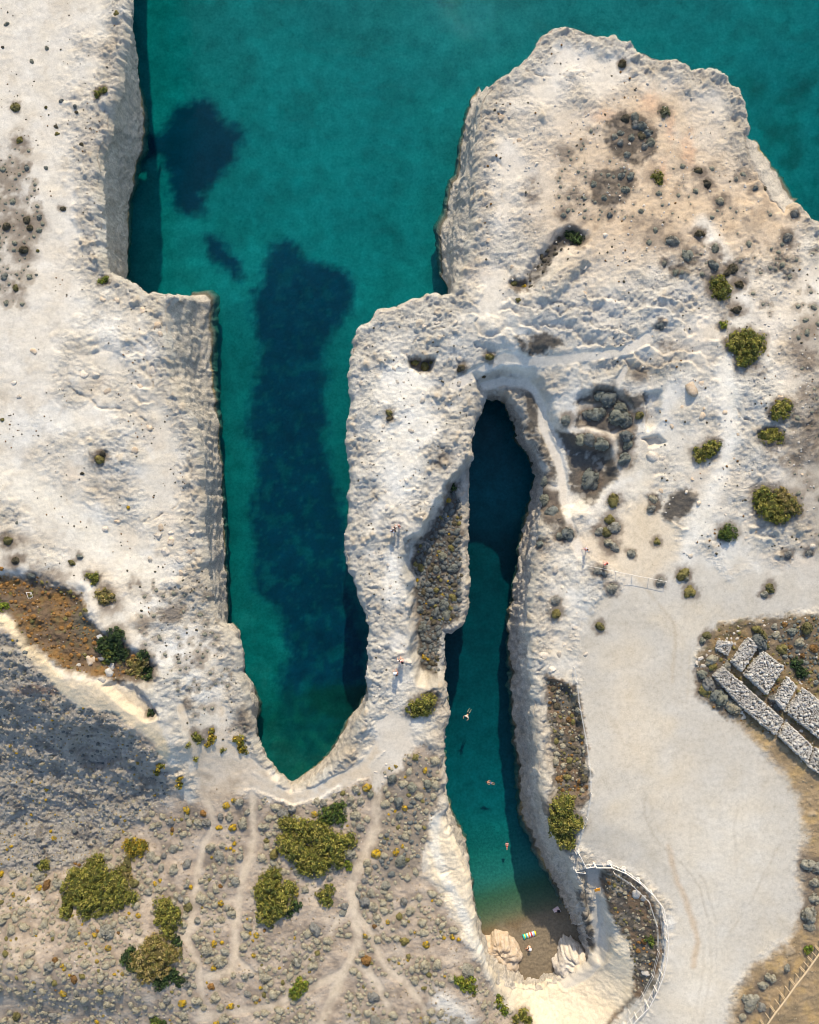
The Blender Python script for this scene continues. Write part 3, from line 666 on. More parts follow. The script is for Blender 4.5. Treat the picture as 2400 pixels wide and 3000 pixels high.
paint(zone([(560,2190),(740,2230),(780,2310),(640,2340),(580,2330)], 25), (0.55, 0.455, 0.35), 0.8); paint(zone([(560,2190),(740,2230),(780,2310),(640,2340),(580,2330)], 25) * sstep(0.05, 0.35, mid), (0.40, 0.32, 0.24), 0.7); rough(zone([(560,2190),(740,2230),(780,2310),(640,2340),(580,2330)], 25), 0.1)
# bright bare slopes round the beach and along the cove
BR = [(1268,2385),(1310,2400),(1400,2600),(1410,2740),(1560,2840),(1740,2800),(1840,2740),(1862,2860),(1850,2920),(1780,2990),(1720,3060),(1560,3000),(1480,2930),(1420,2830),(1340,2720),(1300,2620),(1250,2545)]
paint(zone(BR, 10), (0.70, 0.60, 0.455), 0.95); rough(zone(BR, 12), 0.35)
paint(zpath([(1275,2390),(1270,2470),(1300,2560),(1350,2660),(1380,2740),(1430,2820)], 14, 8), (0.72, 0.68, 0.60), 0.8)
paint(zone([(1270,2900),(1330,2920),(1400,2990),(1350,3060),(1260,3060)], 20), (0.55, 0.53, 0.49), 0.9)
GUL = [(1735,2560),(1745,2600),(1760,2650),(1752,2700),(1765,2760),(1755,2810),(1720,2850),(1660,2880)]
paint(zpath(GUL, 17, 6), (0.55, 0.51, 0.45), 0.9); rough(zpath(GUL, 20), 0.1)
paint(zone([(1800,2735),(1825,2740),(1845,2800),(1850,2850),(1820,2830),(1805,2780)], 6), (0.70, 0.61, 0.47), 0.95)
paint(zpath([(1690,2490),(1700,2530),(1715,2570),(1735,2600)], 14, 6), (0.57, 0.53, 0.47), 0.9)

# --- fine relief
kn, kid = worley(X + 0.9 * wob + 0.25 * fine, Y + 0.9 * wob2, 1.7, 9); k2, kid2 = worley(X + 0.3 * fine, Y + 0.3 * wob, 0.8, 19)
crack = np.zeros(len(X))
for pts in ([(2110,1170),(2156,1195),(2180,1225),(2212,1241)],[(1950,640),(2030,690),(2110,760),(2180,840)],[(1440,420),(1480,520),(1470,640)],[(330,900),(420,1010),(450,1130)],[(1100,1000),(1190,1010),(1290,960)],[(200,1120),(280,1190),(400,1210),(470,1290)],[(1600,880),(1700,900),(1800,870)],[(2200,700),(2260,780),(2330,820)],[(1090,1450),(1180,1500),(1240,1480)],[(1480,180),(1600,230),(1750,210)],[(560,1420),(500,1500),(420,1530)]):
    dd = line_d(PXX + 16 * wob + 9 * fine, PYY + 16 * wob2 + 9 * fine, pts, 14); cm = 1 - sstep(1.0, 4.5, dd)
    cm = cm * sstep(-0.25, 0.3, mid + 0.5 * fine); crack -= 0.22 * cm; paint(cm, (0.44, 0.38, 0.31), 0.4)
patchy = sstep(-0.15, 0.35, fbm(X, Y, 5.5, 65, 2))
knob = np.where(kid > 0.58, np.clip(0.46 - kn, 0, 1), 0) * (0.4 + 1.0 * kid) * (0.35 + 0.65 * patchy)
knob2 = np.where(kid2 > 0.45, np.clip(0.40 - k2, 0, 1), 0) * (0.25 + 0.75 * patchy)
LEDGE = zone([(1390,860),(1700,830),(1980,860),(2120,960),(2080,1080),(1900,1110),(1560,1075),(1390,1010)], 40)
lm = np.clip(LEDGE + sstep(0.25, 0.5, fbm(X, Y, 8.0, 620, 2)) * sstep(0.1, 0.3, ROUGH), 0, 1) * (1 - np.clip(SC + SH + HO + RU + DR, 0, 1)) * sstep(0.12, 0.25, ROUGH)
ph_ = (Y * 0.5 + X * 0.16 + 2.2 * fbm(X, Y, 5.0, 630, 3) + 0.25 * fine) / 1.5
saw = ph_ - np.floor(ph_); saw = np.where(saw < 0.85, saw / 0.85, (1 - saw) / 0.15)
ridge = 1 - 2 * np.abs(fbm(X, Y, 2.3, 62, 4)); ridge2 = 1 - 2.2 * np.abs(fbm(X, Y, 0.9, 66, 3)); grit = fbm(X, Y, 0.42, 68, 2)
Z = ZB + ROUGH * (0.85 * fbm(X, Y, 4.2, 60, 5) + 0.34 * (ridge - 0.6) + 0.15 * (ridge2 - 0.6) + 1.1 * knob + 0.40 * knob2 + 0.14 * grit) + crack + 0.25 * big * np.clip(ROUGH * 2, 0.2, 1) + lm * 0.42 * (saw - 0.5) + 0.04 * grit * sstep(0.15, 0.3, ROUGH)
# trails and washes cut in slightly
Z -= 1.3 * np.clip(0.5 - DT, 0, 1) ** 2
# knob tops tinted warm tan, standing in for their sunlit faces
paint(ROUGH * sstep(0.08, 0.3, knob) * (1 - np.clip(SC + SH + HO, 0, 1)), (0.60, 0.505, 0.39), 0.75)

quad_ok = (vid[:-1, :-1] >= 0) & (vid[:-1, 1:] >= 0) & (vid[1:, :-1] >= 0) & (vid[1:, 1:] >= 0)
qj, qi = np.nonzero(quad_ok)
Q = np.stack([vid[qj, qi], vid[qj, qi + 1], vid[qj + 1, qi + 1], vid[qj + 1, qi]], 1)
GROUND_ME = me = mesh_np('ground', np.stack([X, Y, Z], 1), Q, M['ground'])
link('ground', me, kind='structure')
ZG = np.full((NY, NX), -50.0); ZG[jj, ii] = Z
def gz(x, y):
    j = int(round((y - GY0) / ST)); i = int(round((x - GX0) / ST))
    if 0 <= i < NX and 0 <= j < NY and ZG[j, i] > -40: return float(ZG[j, i])
    return float(base_z(np.array([x]), np.array([y]))[0])
def G(px, py):
    z = Z0
    for _ in range(4):
        x, y = W(px, py, z); z = gz(x, y)
    return x, y, z

# coarse ground outside the frame
def outer_ground():
    st = 3.0
    xs = np.arange(-150, 150.1, st); ys = np.arange(-160, 160.1, st)
    XX, YY = np.meshgrid(xs, ys)
    x = XX.ravel(); y = YY.ravel()
    ins = inside(x, y, [tuple(p) for p in T1[::6]] + outer[-4:])
    z = base_z(x, y) - 0.05 + 0.5 * fbm(x, y, 12, 5, 2)
    inner = (np.abs(x) < 62.9) & (np.abs(y) < 79.3)
    ok = (ins & ~inner).reshape(XX.shape)
    z = np.where((np.abs(x) < 63.2) & (np.abs(y) < 79.7), z - 1.0, z)
    idx = np.arange(x.size).reshape(XX.shape)
    n = len(xs)
    o = ins.reshape(XX.shape); inn = inner.reshape(XX.shape)
    q = o[:-1, :-1] & o[:-1, 1:] & o[1:, :-1] & o[1:, 1:] & ~(inn[:-1, :-1] & inn[:-1, 1:] & inn[1:, :-1] & inn[1:, 1:])
    a, b = np.nonzero(q)
    Qo = np.stack([idx[a, b], idx[a, b + 1], idx[a + 1, b + 1], idx[a + 1, b]], 1)
    z = np.where(inner, z - 3, z)
    me = mesh_np('outlying_ground', np.stack([x, y, z], 1), Qo, M['ground'])
    cc = np.empty((x.size, 3)); cc[:] = CREAM
    south = np.clip((-y - 20 - 0.5 * x) / 30, 0, 1)[:, None]
    cc = cc * (1 - south) + np.array((0.40, 0.33, 0.25)) * south
    set_col(me, cc); link('outlying_ground', me, kind='structure')
outer_ground()

# ------------------------------------------------------------------ cliff faces
def cliff(name, T, B, closed, rugged=1.0):
    n = len(T)
    nxt = np.roll(T, -1, 0); prv = np.roll(T, 1, 0)
    if not closed: nxt[-1] = T[-1]; prv[0] = T[0]
    d = nxt - prv
    for _ in range(6):
        d = (np.roll(d, 1, 0) + d + np.roll(d, -1, 0)) / 3 if closed else d
    L = np.hypot(d[:, 0], d[:, 1]) + 1e-9
    out = np.stack([-d[:, 1] / L, d[:, 0] / L], 1)
    zt = base_z(T[:, 0], T[:, 1])
    NR = 46
    rows = []; cols = []
    seg = np.hypot(*(T - np.roll(T, 1, 0)).T); s = np.cumsum(np.minimum(seg, 1.0))
    for r in range(-1, NR):
        if r == -1:
            P = T - out * 0.5; z = zt - 1.1
        else:
            t = r / (NR - 7)            # t = 1 at the waterline, then on below it
            top = zt - 0.45
            z = top + (0 - top) * t
            prof = t + 0.10 * np.sin(t * math.pi * 2.0 + 0.5 * np.sin(s / 7))
            prof = np.where(t > 1, t * 1.03, np.clip(prof, 0, 1.05)) if np.ndim(prof) else prof
            P = T + (B - T) * np.asarray(prof)[:, None]
            zz = z * 0.55
            wgt = min(1.0, r / 5.0)
            amp = wgt * rugged * (0.26 * fbm(s + 0.35 * zz, zz * 2.0, 3.2, 120, 3) + 0.16 * vnoise(s / 0.9, z / 1.3, 131) + 0.12 * vnoise(s / 0.42, z / 0.8, 133))
            P = P + out * (amp + 0.06)[:, None]
        rows.append(np.column_stack([P, z]))
        w = vnoise(s / 5.0, z / 2.5, 140)
        base = np.array((0.63, 0.565, 0.475))[None] * (1 + 0.18 * w[:, None])
        wet = (1 - sstep(0.15, 0.6, z + 0.4 * vnoise(s / 1.1, z, 150)))[:, None]
        ochre = (np.array((0.26, 0.17, 0.06))[None] * sstep(-0.1, 0.3, vnoise(s / 4.0, z * 0 + 3.3, 160))[:, None] + np.array((0.17, 0.155, 0.11))[None])
        base = base * (1 - wet) + ochre * wet
        uw = (1 - sstep(-0.35, 0.0, z))[:, None]
        base = base * (1 - uw) + np.array((0.20, 0.21, 0.17))[None] * uw
        cols.append(base)
    Vv = np.stack(rows, 0); Cc = np.stack(cols, 0)
    R = Vv.shape[0]
    idx = np.arange(R * n).reshape(R, n)
    k = n if closed else n - 1
    a = idx[:-1, :k]; b = np.roll(idx, -1, 1)[:-1, :k]; c = np.roll(idx, -1, 1)[1:, :k]; e = idx[1:, :k]
    Qc = np.stack([a.ravel(), e.ravel(), c.ravel(), b.ravel()], 1)
    me = mesh_np(name, Vv.reshape(-1, 3), Qc, M['cliff']); set_col(me, np.clip(Cc.reshape(-1, 3), 0, 1))
    link(name, me, kind='structure')
cliff('sea_cliff', T1, B1, False)
cliff('cove_cliff', T2, B2, True, 2.0)

# ------------------------------------------------------------------ seabed, beach, water
def bed_z(x, y):
    px, py = PX(x, y, -3.0)
    z = -4.6 + 0.6 * fbm(x, y, 14, 200, 3)
    # floor of the narrow cove rises to the beach
    cove = (px > 1240) & (px < 1900) & (py > 1080) & (py < 3060)
    yy = py + (px - 1480) * 0.30
    zc = np.interp(yy, [1100, 1700, 2150, 2400, 2480, 2560, 2640, 2672, 2720, 2800, 2900], [-5.6, -5.4, -4.6, -3.4, -2.7, -1.8, -0.65, -0.10, 0.25, 0.75, 1.0])
    zc = zc + 0.25 * fbm(x, y, 5, 210, 2) * sstep(-0.3, -3, zc)
    z = np.where(cove, zc, z)
    # closed end of the wide inlet shelves up a little
    tip = (px > 650) & (px < 1120) & (py > 1700) & (py < 2400)
    z = np.where(tip, np.maximum(z, np.interp(py, [1700, 2000, 2300], [-4.8, -4.2, -2.8]) + 0.4 * fbm(x, y, 4, 220, 2)), z)
    return z
def seabed():
    st = 0.42
    xs = np.arange(-72, 72.1, st); ys = np.arange(-70, 92.1, st)
    XX, YY = np.meshgrid(xs, ys); x = XX.ravel(); y = YY.ravel()
    z = bed_z(x, y)
    px, py = PX(x, y, -4.6)
    qx = px + 26 * fbm(x, y, 4.0, 230, 3) + 14 * vnoise(x / 0.9, y / 0.9, 235); qy = py + 26 * fbm(x, y, 4.0, 240, 3) + 14 * vnoise(x / 0.9, y / 0.9, 245)
    C = np.empty((x.size, 3)); C[:] = (0.44, 0.43, 0.40)
    def pnt(m, c, k=1.0):
        m = (np.clip(m, 0, 1) * k)[:, None]; C[:] = C * (1 - m) + np.array(c) * m
    def zn(poly, soft=22): return sstep(-soft, soft, poly_sd(qx, qy, poly, soft * 2 + 4))
    n6 = fbm(x, y, 6, 250, 4)
    pnt(sstep(-0.1, 0.4, -n6), (0.32, 0.32, 0.29), 0.7); pnt(sstep(0.1, 0.5, fbm(x, y, 2.0, 255, 3)), (0.50, 0.48, 0.45), 0.5)
    f = .46377
    GRASS = (0.02, 0.065, 0.13)
    s1 = [(a * f, b * f) for a, b in [(1250,590),(1350,650),(1420,760),(1540,850),(1500,1000),(1400,1080),(1330,1180),(1280,1330),(1180,1360),(1080,1300),(1040,1150),(1020,1000),(900,1000),(910,870),(1040,830),(1090,680),(1180,640)]]
    inl = sstep(850, 1050, py) * (px > 440) * (px < 1120); pnt(inl, (0.27, 0.29, 0.27), 0.8)
    s1b = [(a * f, b * f) for a, b in [(1290,1480),(1400,1480),(1480,1600),(1560,1720),(1540,1790),(1400,1720),(1320,1600)]]
    s2 = [(a * 1.3913, b * 1.3913) for a, b in [(570,510),(605,508),(640,545),(715,560),(748,595),(745,640),(690,720),(690,800),(680,900),(700,1000),(735,1100),(740,1250),(770,1330),(772,1430),(745,1510),(690,1580),(640,1590),(600,1540),(590,1450),(600,1380),(600,1300),(540,1250),(530,1100),(545,1000),(520,900),(540,800),(545,740),(530,660),(545,600)]]
    pnt(zn(s1), GRASS); pnt(zn(s1b), GRASS); m2 = zn(s2); pnt(m2, GRASS)
    pnt(m2 * sstep(-0.1, 0.5, fbm(x, y, 1.6, 262, 3)), (0.03, 0.095, 0.15), 0.6); pat = np.maximum(sstep(0.08, 0.3, fbm(x, y, 3.0, 260, 4)), 0.9 * sstep(0.28, 0.42, fbm(x, y, 1.1, 264, 3))) * m2 * np.interp(py, [900, 1300, 1700, 2100], [0.3, 0.45, 0.5, 0.42])
    pnt(pat, (0.16, 0.24, 0.23), 0.8)
    # weedy rocks at the end of the wide inlet and off the north-east point
    r1 = zn([(740,2040),(1090,2020),(1100,2100),(1000,2320),(780,2320)], 60); pnt(r1, (0.05, 0.10, 0.085), 0.75); pnt(r1 * sstep(-0.1, 0.3, fbm(x, y, 3, 270, 3)), (0.10, 0.17, 0.13), 0.8)
    pnt(zn([(900,2010),(1080,2000),(1080,2060),(1000,2110),(920,2080)], 20), (0.07, 0.07, 0.05), 0.8)
    r2 = zn([(2120,200),(2260,240),(2500,150),(2600,700),(2400,650),(2280,500),(2180,340)], 40)
    pnt(r2 * sstep(-0.2, 0.3, fbm(x, y, 3.4, 280, 5)), (0.10, 0.20, 0.16), 0.65)
    # cove floor colour offsets the cliff shadow: paler in shade, darker where sunlit
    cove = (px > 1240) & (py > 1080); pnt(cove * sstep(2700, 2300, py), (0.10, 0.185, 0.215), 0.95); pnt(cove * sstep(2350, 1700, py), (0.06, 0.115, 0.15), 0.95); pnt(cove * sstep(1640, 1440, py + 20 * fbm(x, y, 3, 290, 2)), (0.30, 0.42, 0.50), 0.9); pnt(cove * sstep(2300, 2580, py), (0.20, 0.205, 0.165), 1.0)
    nx = len(xs); idx = np.arange(x.size).reshape(XX.shape)
    Q = np.stack([idx[:-1, :-1].ravel(), idx[:-1, 1:].ravel(), idx[1:, 1:].ravel(), idx[1:, :-1].ravel()], 1)
    zz = np.where((px > 1250) & (px < 1850) & (py > 2430), z - 0.02 - 0.5 * sstep(2450, 2540, py), z)
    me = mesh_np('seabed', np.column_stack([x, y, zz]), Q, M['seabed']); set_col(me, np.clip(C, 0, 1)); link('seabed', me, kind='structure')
    far = MB(); far.f = []
    far.v = [(-1500, -1500, -9), (1500, -1500, -9), (1500, 1500, -9), (-1500, 1500, -9)]; far.f = [(0, 1, 2, 3)]; far.m = [0]
    me = far.mesh('far_seabed', M['seabed']); set_col(me, np.tile((0.42, 0.41, 0.37), (4, 1))); link('far_seabed', me, kind='structure')
seabed()
def beach():
    st = 0.16
    x0, y1 = W(1260, 2440, 0); x1, y0 = W(1830, 2990, 0)
    xs = np.arange(x0, x1, st); ys = np.arange(y0, y1, st)
    XX, YY = np.meshgrid(xs, ys); x = XX.ravel(); y = YY.ravel()
    px, py = PX(x, y, 0.0)
    z = bed_z(x, y)
    yy = py + (px - 1480) * 0.30
    dry = sstep(2690, 2740, yy + 40 * fbm(x, y, 2.5, 300, 2) - 30 * sstep(1480, 1400, px))
    foot = worley(x, y, 0.38, 310)[0]
    z = z + dry * (0.16 * (foot - 0.4) + 0.06 * fbm(x, y, 0.6, 312, 2))
    C = np.empty((x.size, 3)); C[:] = (0.15, 0.105, 0.055)
    m = dry[:, None]; C[:] = C * (1 - m) + np.array((0.18, 0.14, 0.09)) * m
    uw = sstep(2640, 2560, yy)[:, None]; C[:] = C * (1 - uw) + np.array((0.20, 0.205, 0.175)) * uw; uw2 = sstep(2560, 2440, py)[:, None]; C[:] = C * (1 - uw2) + np.array((0.15, 0.195, 0.19)) * uw2
    rip = (0.5 + 0.5 * np.sin(yy * 0.42 + 3 * fbm(x, y, 2.0, 320, 3)))[:, None] * uw
    C[:] = C * (1 - 0.08 * rip)
    idx = np.arange(x.size).reshape(XX.shape)
    Q = np.stack([idx[:-1, :-1].ravel(), idx[:-1, 1:].ravel(), idx[1:, 1:].ravel(), idx[1:, :-1].ravel()], 1)
    me = mesh_np('beach', np.column_stack([x, y, z]), Q, M['beach']); set_col(me, np.clip(C, 0, 1)); link('beach', me, kind='structure')
beach()
def sea():
    b = MB(); b.box((0, 0, -10.0), (2600, 2600, 20.0))
    link('sea', b.mesh('sea', M['water']), kind='structure')
sea()
# ------------------------------------------------------------------ shared shapes
def ico(sub):
    bm = bmesh.new(); bmesh.ops.create_icosphere(bm, subdivisions=sub, radius=1.0)
    bm.verts.ensure_lookup_table()
    v = np.array([p.co[:] for p in bm.verts]); f = np.array([[q.index for q in p.verts] for p in bm.faces]); bm.free()
    return v, f
ICO = {k: ico(k) for k in (1, 2, 3)}
def cushion_shape(seed, sub=3, lumps=26, flat=0.62):
    r = np.random.default_rng(seed)
    v, f = ICO[sub]
    c = r.normal(size=(lumps, 3)); c[:, 2] = np.abs(c[:, 2]) * 0.9 + 0.05; c /= np.linalg.norm(c, axis=1)[:, None]
    hgt = r.uniform(0.6, 1.0, lumps)
    cs = v @ c.T
    th = 0.72 if lumps < 30 else 0.86
    b = (np.clip((cs - th) / (1 - th), 0, 1) ** 0.55 * hgt).max(1)
    ang = np.arctan2(v[:, 1], v[:, 0]); ph = r.uniform(0, 6.28, 4)
    outl = 1 + 0.13 * np.sin(2 * ang + ph[0]) + 0.10 * np.sin(3 * ang + ph[1]) + 0.05 * np.sin(5 * ang + ph[2])
    rad = (0.72 + 0.30 * b) * outl
    p = v * rad[:, None]; p[:, 2] *= flat
    keepf = (v[f][:, :, 2].max(1) > -0.30)
    f = f[keepf]; used = np.unique(f); mp = -np.ones(len(v), int); mp[used] = np.arange(len(used))
    return p[used], mp[f]
def rock_shape(seed, sub=2, flat=0.65):
    r = np.random.default_rng(seed)
    v, f = ICO[sub]
    p = v.copy()
    for _ in range(14):      # chop with planes
        n = r.normal(size=3); n /= np.linalg.norm(n); d = r.uniform(0.45, 0.85)
        t = p @ n; over = np.clip(t - d, 0, None); p = p - over[:, None] * n * 0.9
    p *= r.uniform(0.85, 1.2, 3)[None]; p[:, 2] *= flat
    p += r.normal(0, 0.035, p.shape)
    return p, f
def tufted(seed, parts, tufts, sub=2):
    r = np.random.default_rng(seed); vv = []; ff = []; off = 0; cents = []
    for k in range(parts):
        if k == 0: c = np.zeros(3); R = 0.80 if parts > 1 else 0.95
        else:
            an = r.uniform(0, 6.28); dd = r.uniform(0.38, 0.66); c = np.array((dd * math.cos(an), dd * math.sin(an), 0)); R = r.uniform(0.32, 0.56)
        cents.append((c, R))
        p, f = cushion_shape(seed * 13 + k, sub + (1 if k == 0 else 0), 30 if k == 0 else 14, 0.72)
        vv.append(p * R + c); ff.append(f + off); off += len(p)
    if tufts:
        ci = r.integers(0, parts, tufts); C0 = np.array([cents[i][0] for i in ci]); R0 = np.array([cents[i][1] for i in ci])[:, None]
        d = r.normal(size=(tufts, 3)); d[:, 2] = np.abs(d[:, 2]) * 0.9 + 0.02; d /= np.linalg.norm(d, axis=1)[:, None]
        p = d * R0 * r.uniform(0.84, 1.06, (tufts, 1)); p[:, 2] *= 0.74; p += C0
        nn = d + r.normal(0, 0.6, d.shape); nn /= np.linalg.norm(nn, axis=1)[:, None]
        t = np.cross(nn, r.normal(size=d.shape)); t /= np.linalg.norm(t, axis=1)[:, None]; bb = np.cross(nn, t)
        sz = r.uniform(0.07, 0.15, (tufts, 1))
        q = np.stack([p - t * sz, p + bb * sz, p + t * sz, p - bb * sz], 1).reshape(-1, 3)
        i4 = np.arange(4 * tufts).reshape(-1, 4) + off
        vv.append(q); ff.append(np.concatenate([i4[:, [0, 1, 2]], i4[:, [0, 2, 3]]]))
    return np.concatenate(vv), np.concatenate(ff)
CUSH = {}
for key in ('cush_grey', 'cush_blue', 'cush_olive', 'cush_yellow', 'cush_rust', 'cush_dark'):
    CUSH[key] = [mesh_np('cushion_shrub', *tufted(100 + k * 7 + len(key), 1 + (k % 5), 260), M[key]) for k in range(8)]
ROCKS = {}
for key in ('rock', 'rock_tan', 'rock_grey'):
    ROCKS[key] = [mesh_np('rock', *rock_shape(200 + k, 3 if k < 4 else 2, 0.6), M[key], smooth=False) for k in range(8)]
STONES = [mesh_np('stone', *rock_shape(300 + k, 1, 0.7), M['stone'], smooth=False) for k in range(8)]

AUTO = []
KP = {'cush_grey': 'grey-green cushion shrub', 'cush_blue': 'blue-grey cushion shrub', 'cush_olive': 'olive cushion shrub', 'cush_yellow': 'yellow-flowered shrub', 'cush_rust': 'rust-brown shrub', 'cush_dark': 'dark low shrub', 'rock': 'cream rock', 'rock_tan': 'tan rock', 'rock_grey': 'grey rock'}
OCC = []      # (px, py, r) already taken on the ground
def put_cushion(px, py, r, key, label, group, name=None, cat='shrub'):
    name = name or {'cush_yellow': 'yellow_shrub', 'cush_rust': 'rust_shrub'}.get(key, 'cushion_shrub')
    x, y, z = G(px, py)
    R = r / S * (HC - z) / D0
    o = link(name, random.choice(CUSH[key]), None, (x, y, z - 0.10 * R), None, label, cat, group)
    o.rotation_euler = (0, 0, random.uniform(0, 6.28)); o.scale = (R * random.uniform(0.78, 1.25), R * random.uniform(0.78, 1.25), R * random.uniform(0.85, 1.3))
    OCC.append((px, py, r))
    if group: AUTO.append((o, px, py, KP[key]))
    return o
def put_rock(px, py, r, key, label, group, name='rock', k=None, sz=1.0):
    x, y, z = G(px, py)
    R = r / S * (HC - z) / D0
    o = link(name, ROCKS[key][random.randrange(8) if k is None else k], None, (x, y, z - 0.10 * R), None, label, 'rock', group)
    o.rotation_euler = (random.uniform(-.25, .25), random.uniform(-.25, .25), random.uniform(0, 6.28))
    o.scale = (R * random.uniform(0.85, 1.15), R * random.uniform(0.85, 1.15), R * sz * random.uniform(0.7, 1.0))
    if group: AUTO.append((o, px, py, KP[key]))
    return o

# ------------------------------------------------------------------ leafy bushes
PAL = {'olive': [(0.17, 0.175, 0.032), (0.25, 0.235, 0.045), (0.31, 0.265, 0.065), (0.095, 0.115, 0.027)],
       'green': [(0.06, 0.10, 0.02), (0.11, 0.15, 0.025), (0.16, 0.19, 0.04), (0.04, 0.07, 0.02)],
       'dark': [(0.03, 0.055, 0.02), (0.05, 0.085, 0.025), (0.08, 0.12, 0.035), (0.025, 0.045, 0.02)],
       'bright': [(0.15, 0.20, 0.02), (0.22, 0.25, 0.03), (0.10, 0.15, 0.02), (0.26, 0.24, 0.04)],
       'dry': [(0.29, 0.22, 0.07), (0.34, 0.26, 0.11), (0.21, 0.18, 0.05), (0.15, 0.145, 0.04)],
       'gold': [(0.34, 0.24, 0.03), (0.20, 0.18, 0.03), (0.12, 0.13, 0.02), (0.42, 0.29, 0.03)],
       'grey': [(0.15, 0.16, 0.08), (0.20, 0.20, 0.11), (0.12, 0.13, 0.07), (0.24, 0.22, 0.13)]}
def bush(label, lobes, pal='olive', hf=0.62, dens=95, leaf=0.20, cat='bush', group='green bushes', name='green_bush'):
    lobes = [(*G(a, b), r * 1.08) for a, b, r in lobes]
    cx = sum(l[0] for l in lobes) / len(lobes); cy = sum(l[1] for l in lobes) / len(lobes); cz = gz(cx, cy)
    root = thing(name, (cx, cy, cz), label, cat, group)
    L = []
    for x, y, z, r in lobes:
        R = r / S * (HC - z) / D0
        L.append((x - cx, y - cy, z - cz, R))
    V = []; N = []; COLS = []
    cols = np.array(PAL[pal]) * (1.02, 1.02, 1.0)
    for (x, y, z, R) in L:
        nc = max(10, int(2 * math.pi * R * R * 5.5))
        d = rng.normal(size=(nc, 3)); d[:, 2] = np.abs(d[:, 2]); d /= np.linalg.norm(d, axis=1)[:, None]
        lump = fbm(d[:, 0] * R + x + 31, d[:, 1] * R + y + d[:, 2] * 2, 1.3, 400, 2)
        rr = R * (0.84 + 0.30 * lump) * rng.uniform(0.82, 1.05, nc)
        p = d * rr[:, None]; p[:, 2] *= hf; p += (x, y, z)
        ok = np.ones(nc, bool)
        for (x2, y2, z2, R2) in L:
            if (x2, y2) == (x, y): continue
            q = (p - (x2, y2, z2)) / (R2 * 0.72); q[:, 2] /= hf
            ok &= (q ** 2).sum(1) > 1
        ok &= (lump > -0.30) | (rng.random(nc) < 0.25)
        p = p[ok]; dd = d[ok]; nc = len(p)
        if nc == 0: continue
        k = 15; cr = rng.uniform(0.17, 0.36, nc) * min(1.0, 0.45 + 0.5 * R)
        e = rng.normal(size=(nc, k, 3)) + dd[:, None, :] * 0.7; e /= np.linalg.norm(e, axis=2)[:, :, None]
        lp_ = p[:, None, :] + e * cr[:, None, None] * rng.uniform(0.75, 1.1, (nc, k, 1))
        ci = rng.integers(0, 4, nc); base = cols[ci] * rng.uniform(0.72, 1.3, (nc, 1))
        cc = base[:, None, :] * rng.uniform(0.75, 1.25, (nc, k, 1))
        V.append(lp_.reshape(-1, 3)); N.append(e.reshape(-1, 3)); COLS.append(np.clip(cc, 0, 1).reshape(-1, 3))
    P = np.concatenate(V); Nn = np.concatenate(N); CC = np.concatenate(COLS)
    n = len(P)
    nn = Nn + rng.normal(0, 0.40, (n, 3)); nn /= np.linalg.norm(nn, axis=1)[:, None]
    t = np.cross(nn, rng.normal(size=(n, 3))); t /= np.linalg.norm(t, axis=1)[:, None] + 1e-9
    b = np.cross(nn, t)
    s = leaf * rng.uniform(0.6, 1.25, (n, 1))
    verts = np.stack([P - t * s * 0.5, P + b * s * 0.42, P + t * s * 0.5 + nn * s * 0.15, P - b * s * 0.42], 1).reshape(-1, 3)
    q = np.arange(4 * n).reshape(n, 4)
    me = mesh_np('foliage', verts, q, M['leaf'], smooth=False); set_col(me, np.repeat(CC, 4, 0))
    fol = link('foliage', me, root)
    # inner twiggy mass
    vv = []; ff = []; off = 0
    for (x, y, z, R) in L:
        p, f = cushion_shape(int(R * 1000) % 997, 2, 12, hf)
        p = p * R * 0.76 + (x, y, z - 0.05); vv.append(p); ff.append(f + off); off += len(p)
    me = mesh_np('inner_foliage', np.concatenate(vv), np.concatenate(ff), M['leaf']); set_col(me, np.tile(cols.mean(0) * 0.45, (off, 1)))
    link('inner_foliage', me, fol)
    for (x, y, z, R) in L:
        m = MB()
        m.tube((x, y, z - 0.2), (x * 0.9 + 0.1 * R, y * 0.9, z + hf * R * 0.6), 0.07, 6, r2=0.03)
        for k in range(4):
            a = k * 1.7 + x
            m.tube((x, y, z), (x + 0.6 * R * math.cos(a), y + 0.6 * R * math.sin(a), z + hf * R * 0.5), 0.045, 5, r2=0.02)
        link('stem', m.mesh('stem', M['branch']), root)
    return root
def BUSH(label, lobes, *a, **k):
    for l in lobes: OCC.append(l)
    return bush(label, lobes, *a, **k)

BUSH('largest spreading olive-green bush in the lower left scrub', [(230,2600,50),(280,2580,55),(335,2590,45),(270,2640,50),(350,2625,38),(200,2668,24),(215,2625,36),(225,2565,28),(385,2630,22),(310,2640,40)], 'olive')
BUSH('small green bush touching the top of the largest lower left bush', [(280,2530,26),(300,2518,16),(262,2540,18)], 'olive')
BUSH('olive bush at the right shoulder of the largest lower left bush', [(366,2547,22),(378,2565,14)], 'dry')
BUSH('yellow-tipped green bush below the shaded stony slope', [(399,2482,30),(420,2478,20),(378,2475,18)], 'gold')
BUSH('single round green bush left of the largest lower left bush', [(130,2533,18)], 'olive')
BUSH('tall narrow olive bush beside the left footpath', [(480,2655,30),(505,2685,32),(495,2725,26),(470,2690,20)], 'olive')
BUSH('big golden-topped bush with a dark green left edge, lower left', [(425,2810,46),(470,2790,46),(505,2795,30),(450,2760,30),(430,2850,30),(470,2830,34)], 'dry')
BUSH('dark green bush pressed against the left of the golden-topped bush', [(378,2808,24),(392,2830,18),(385,2785,16)], 'dark')
BUSH('low dark green bush trailing right of the golden-topped bush', [(520,2755,16),(500,2855,26),(470,2880,22),(530,2870,18)], 'dark', hf=0.4)
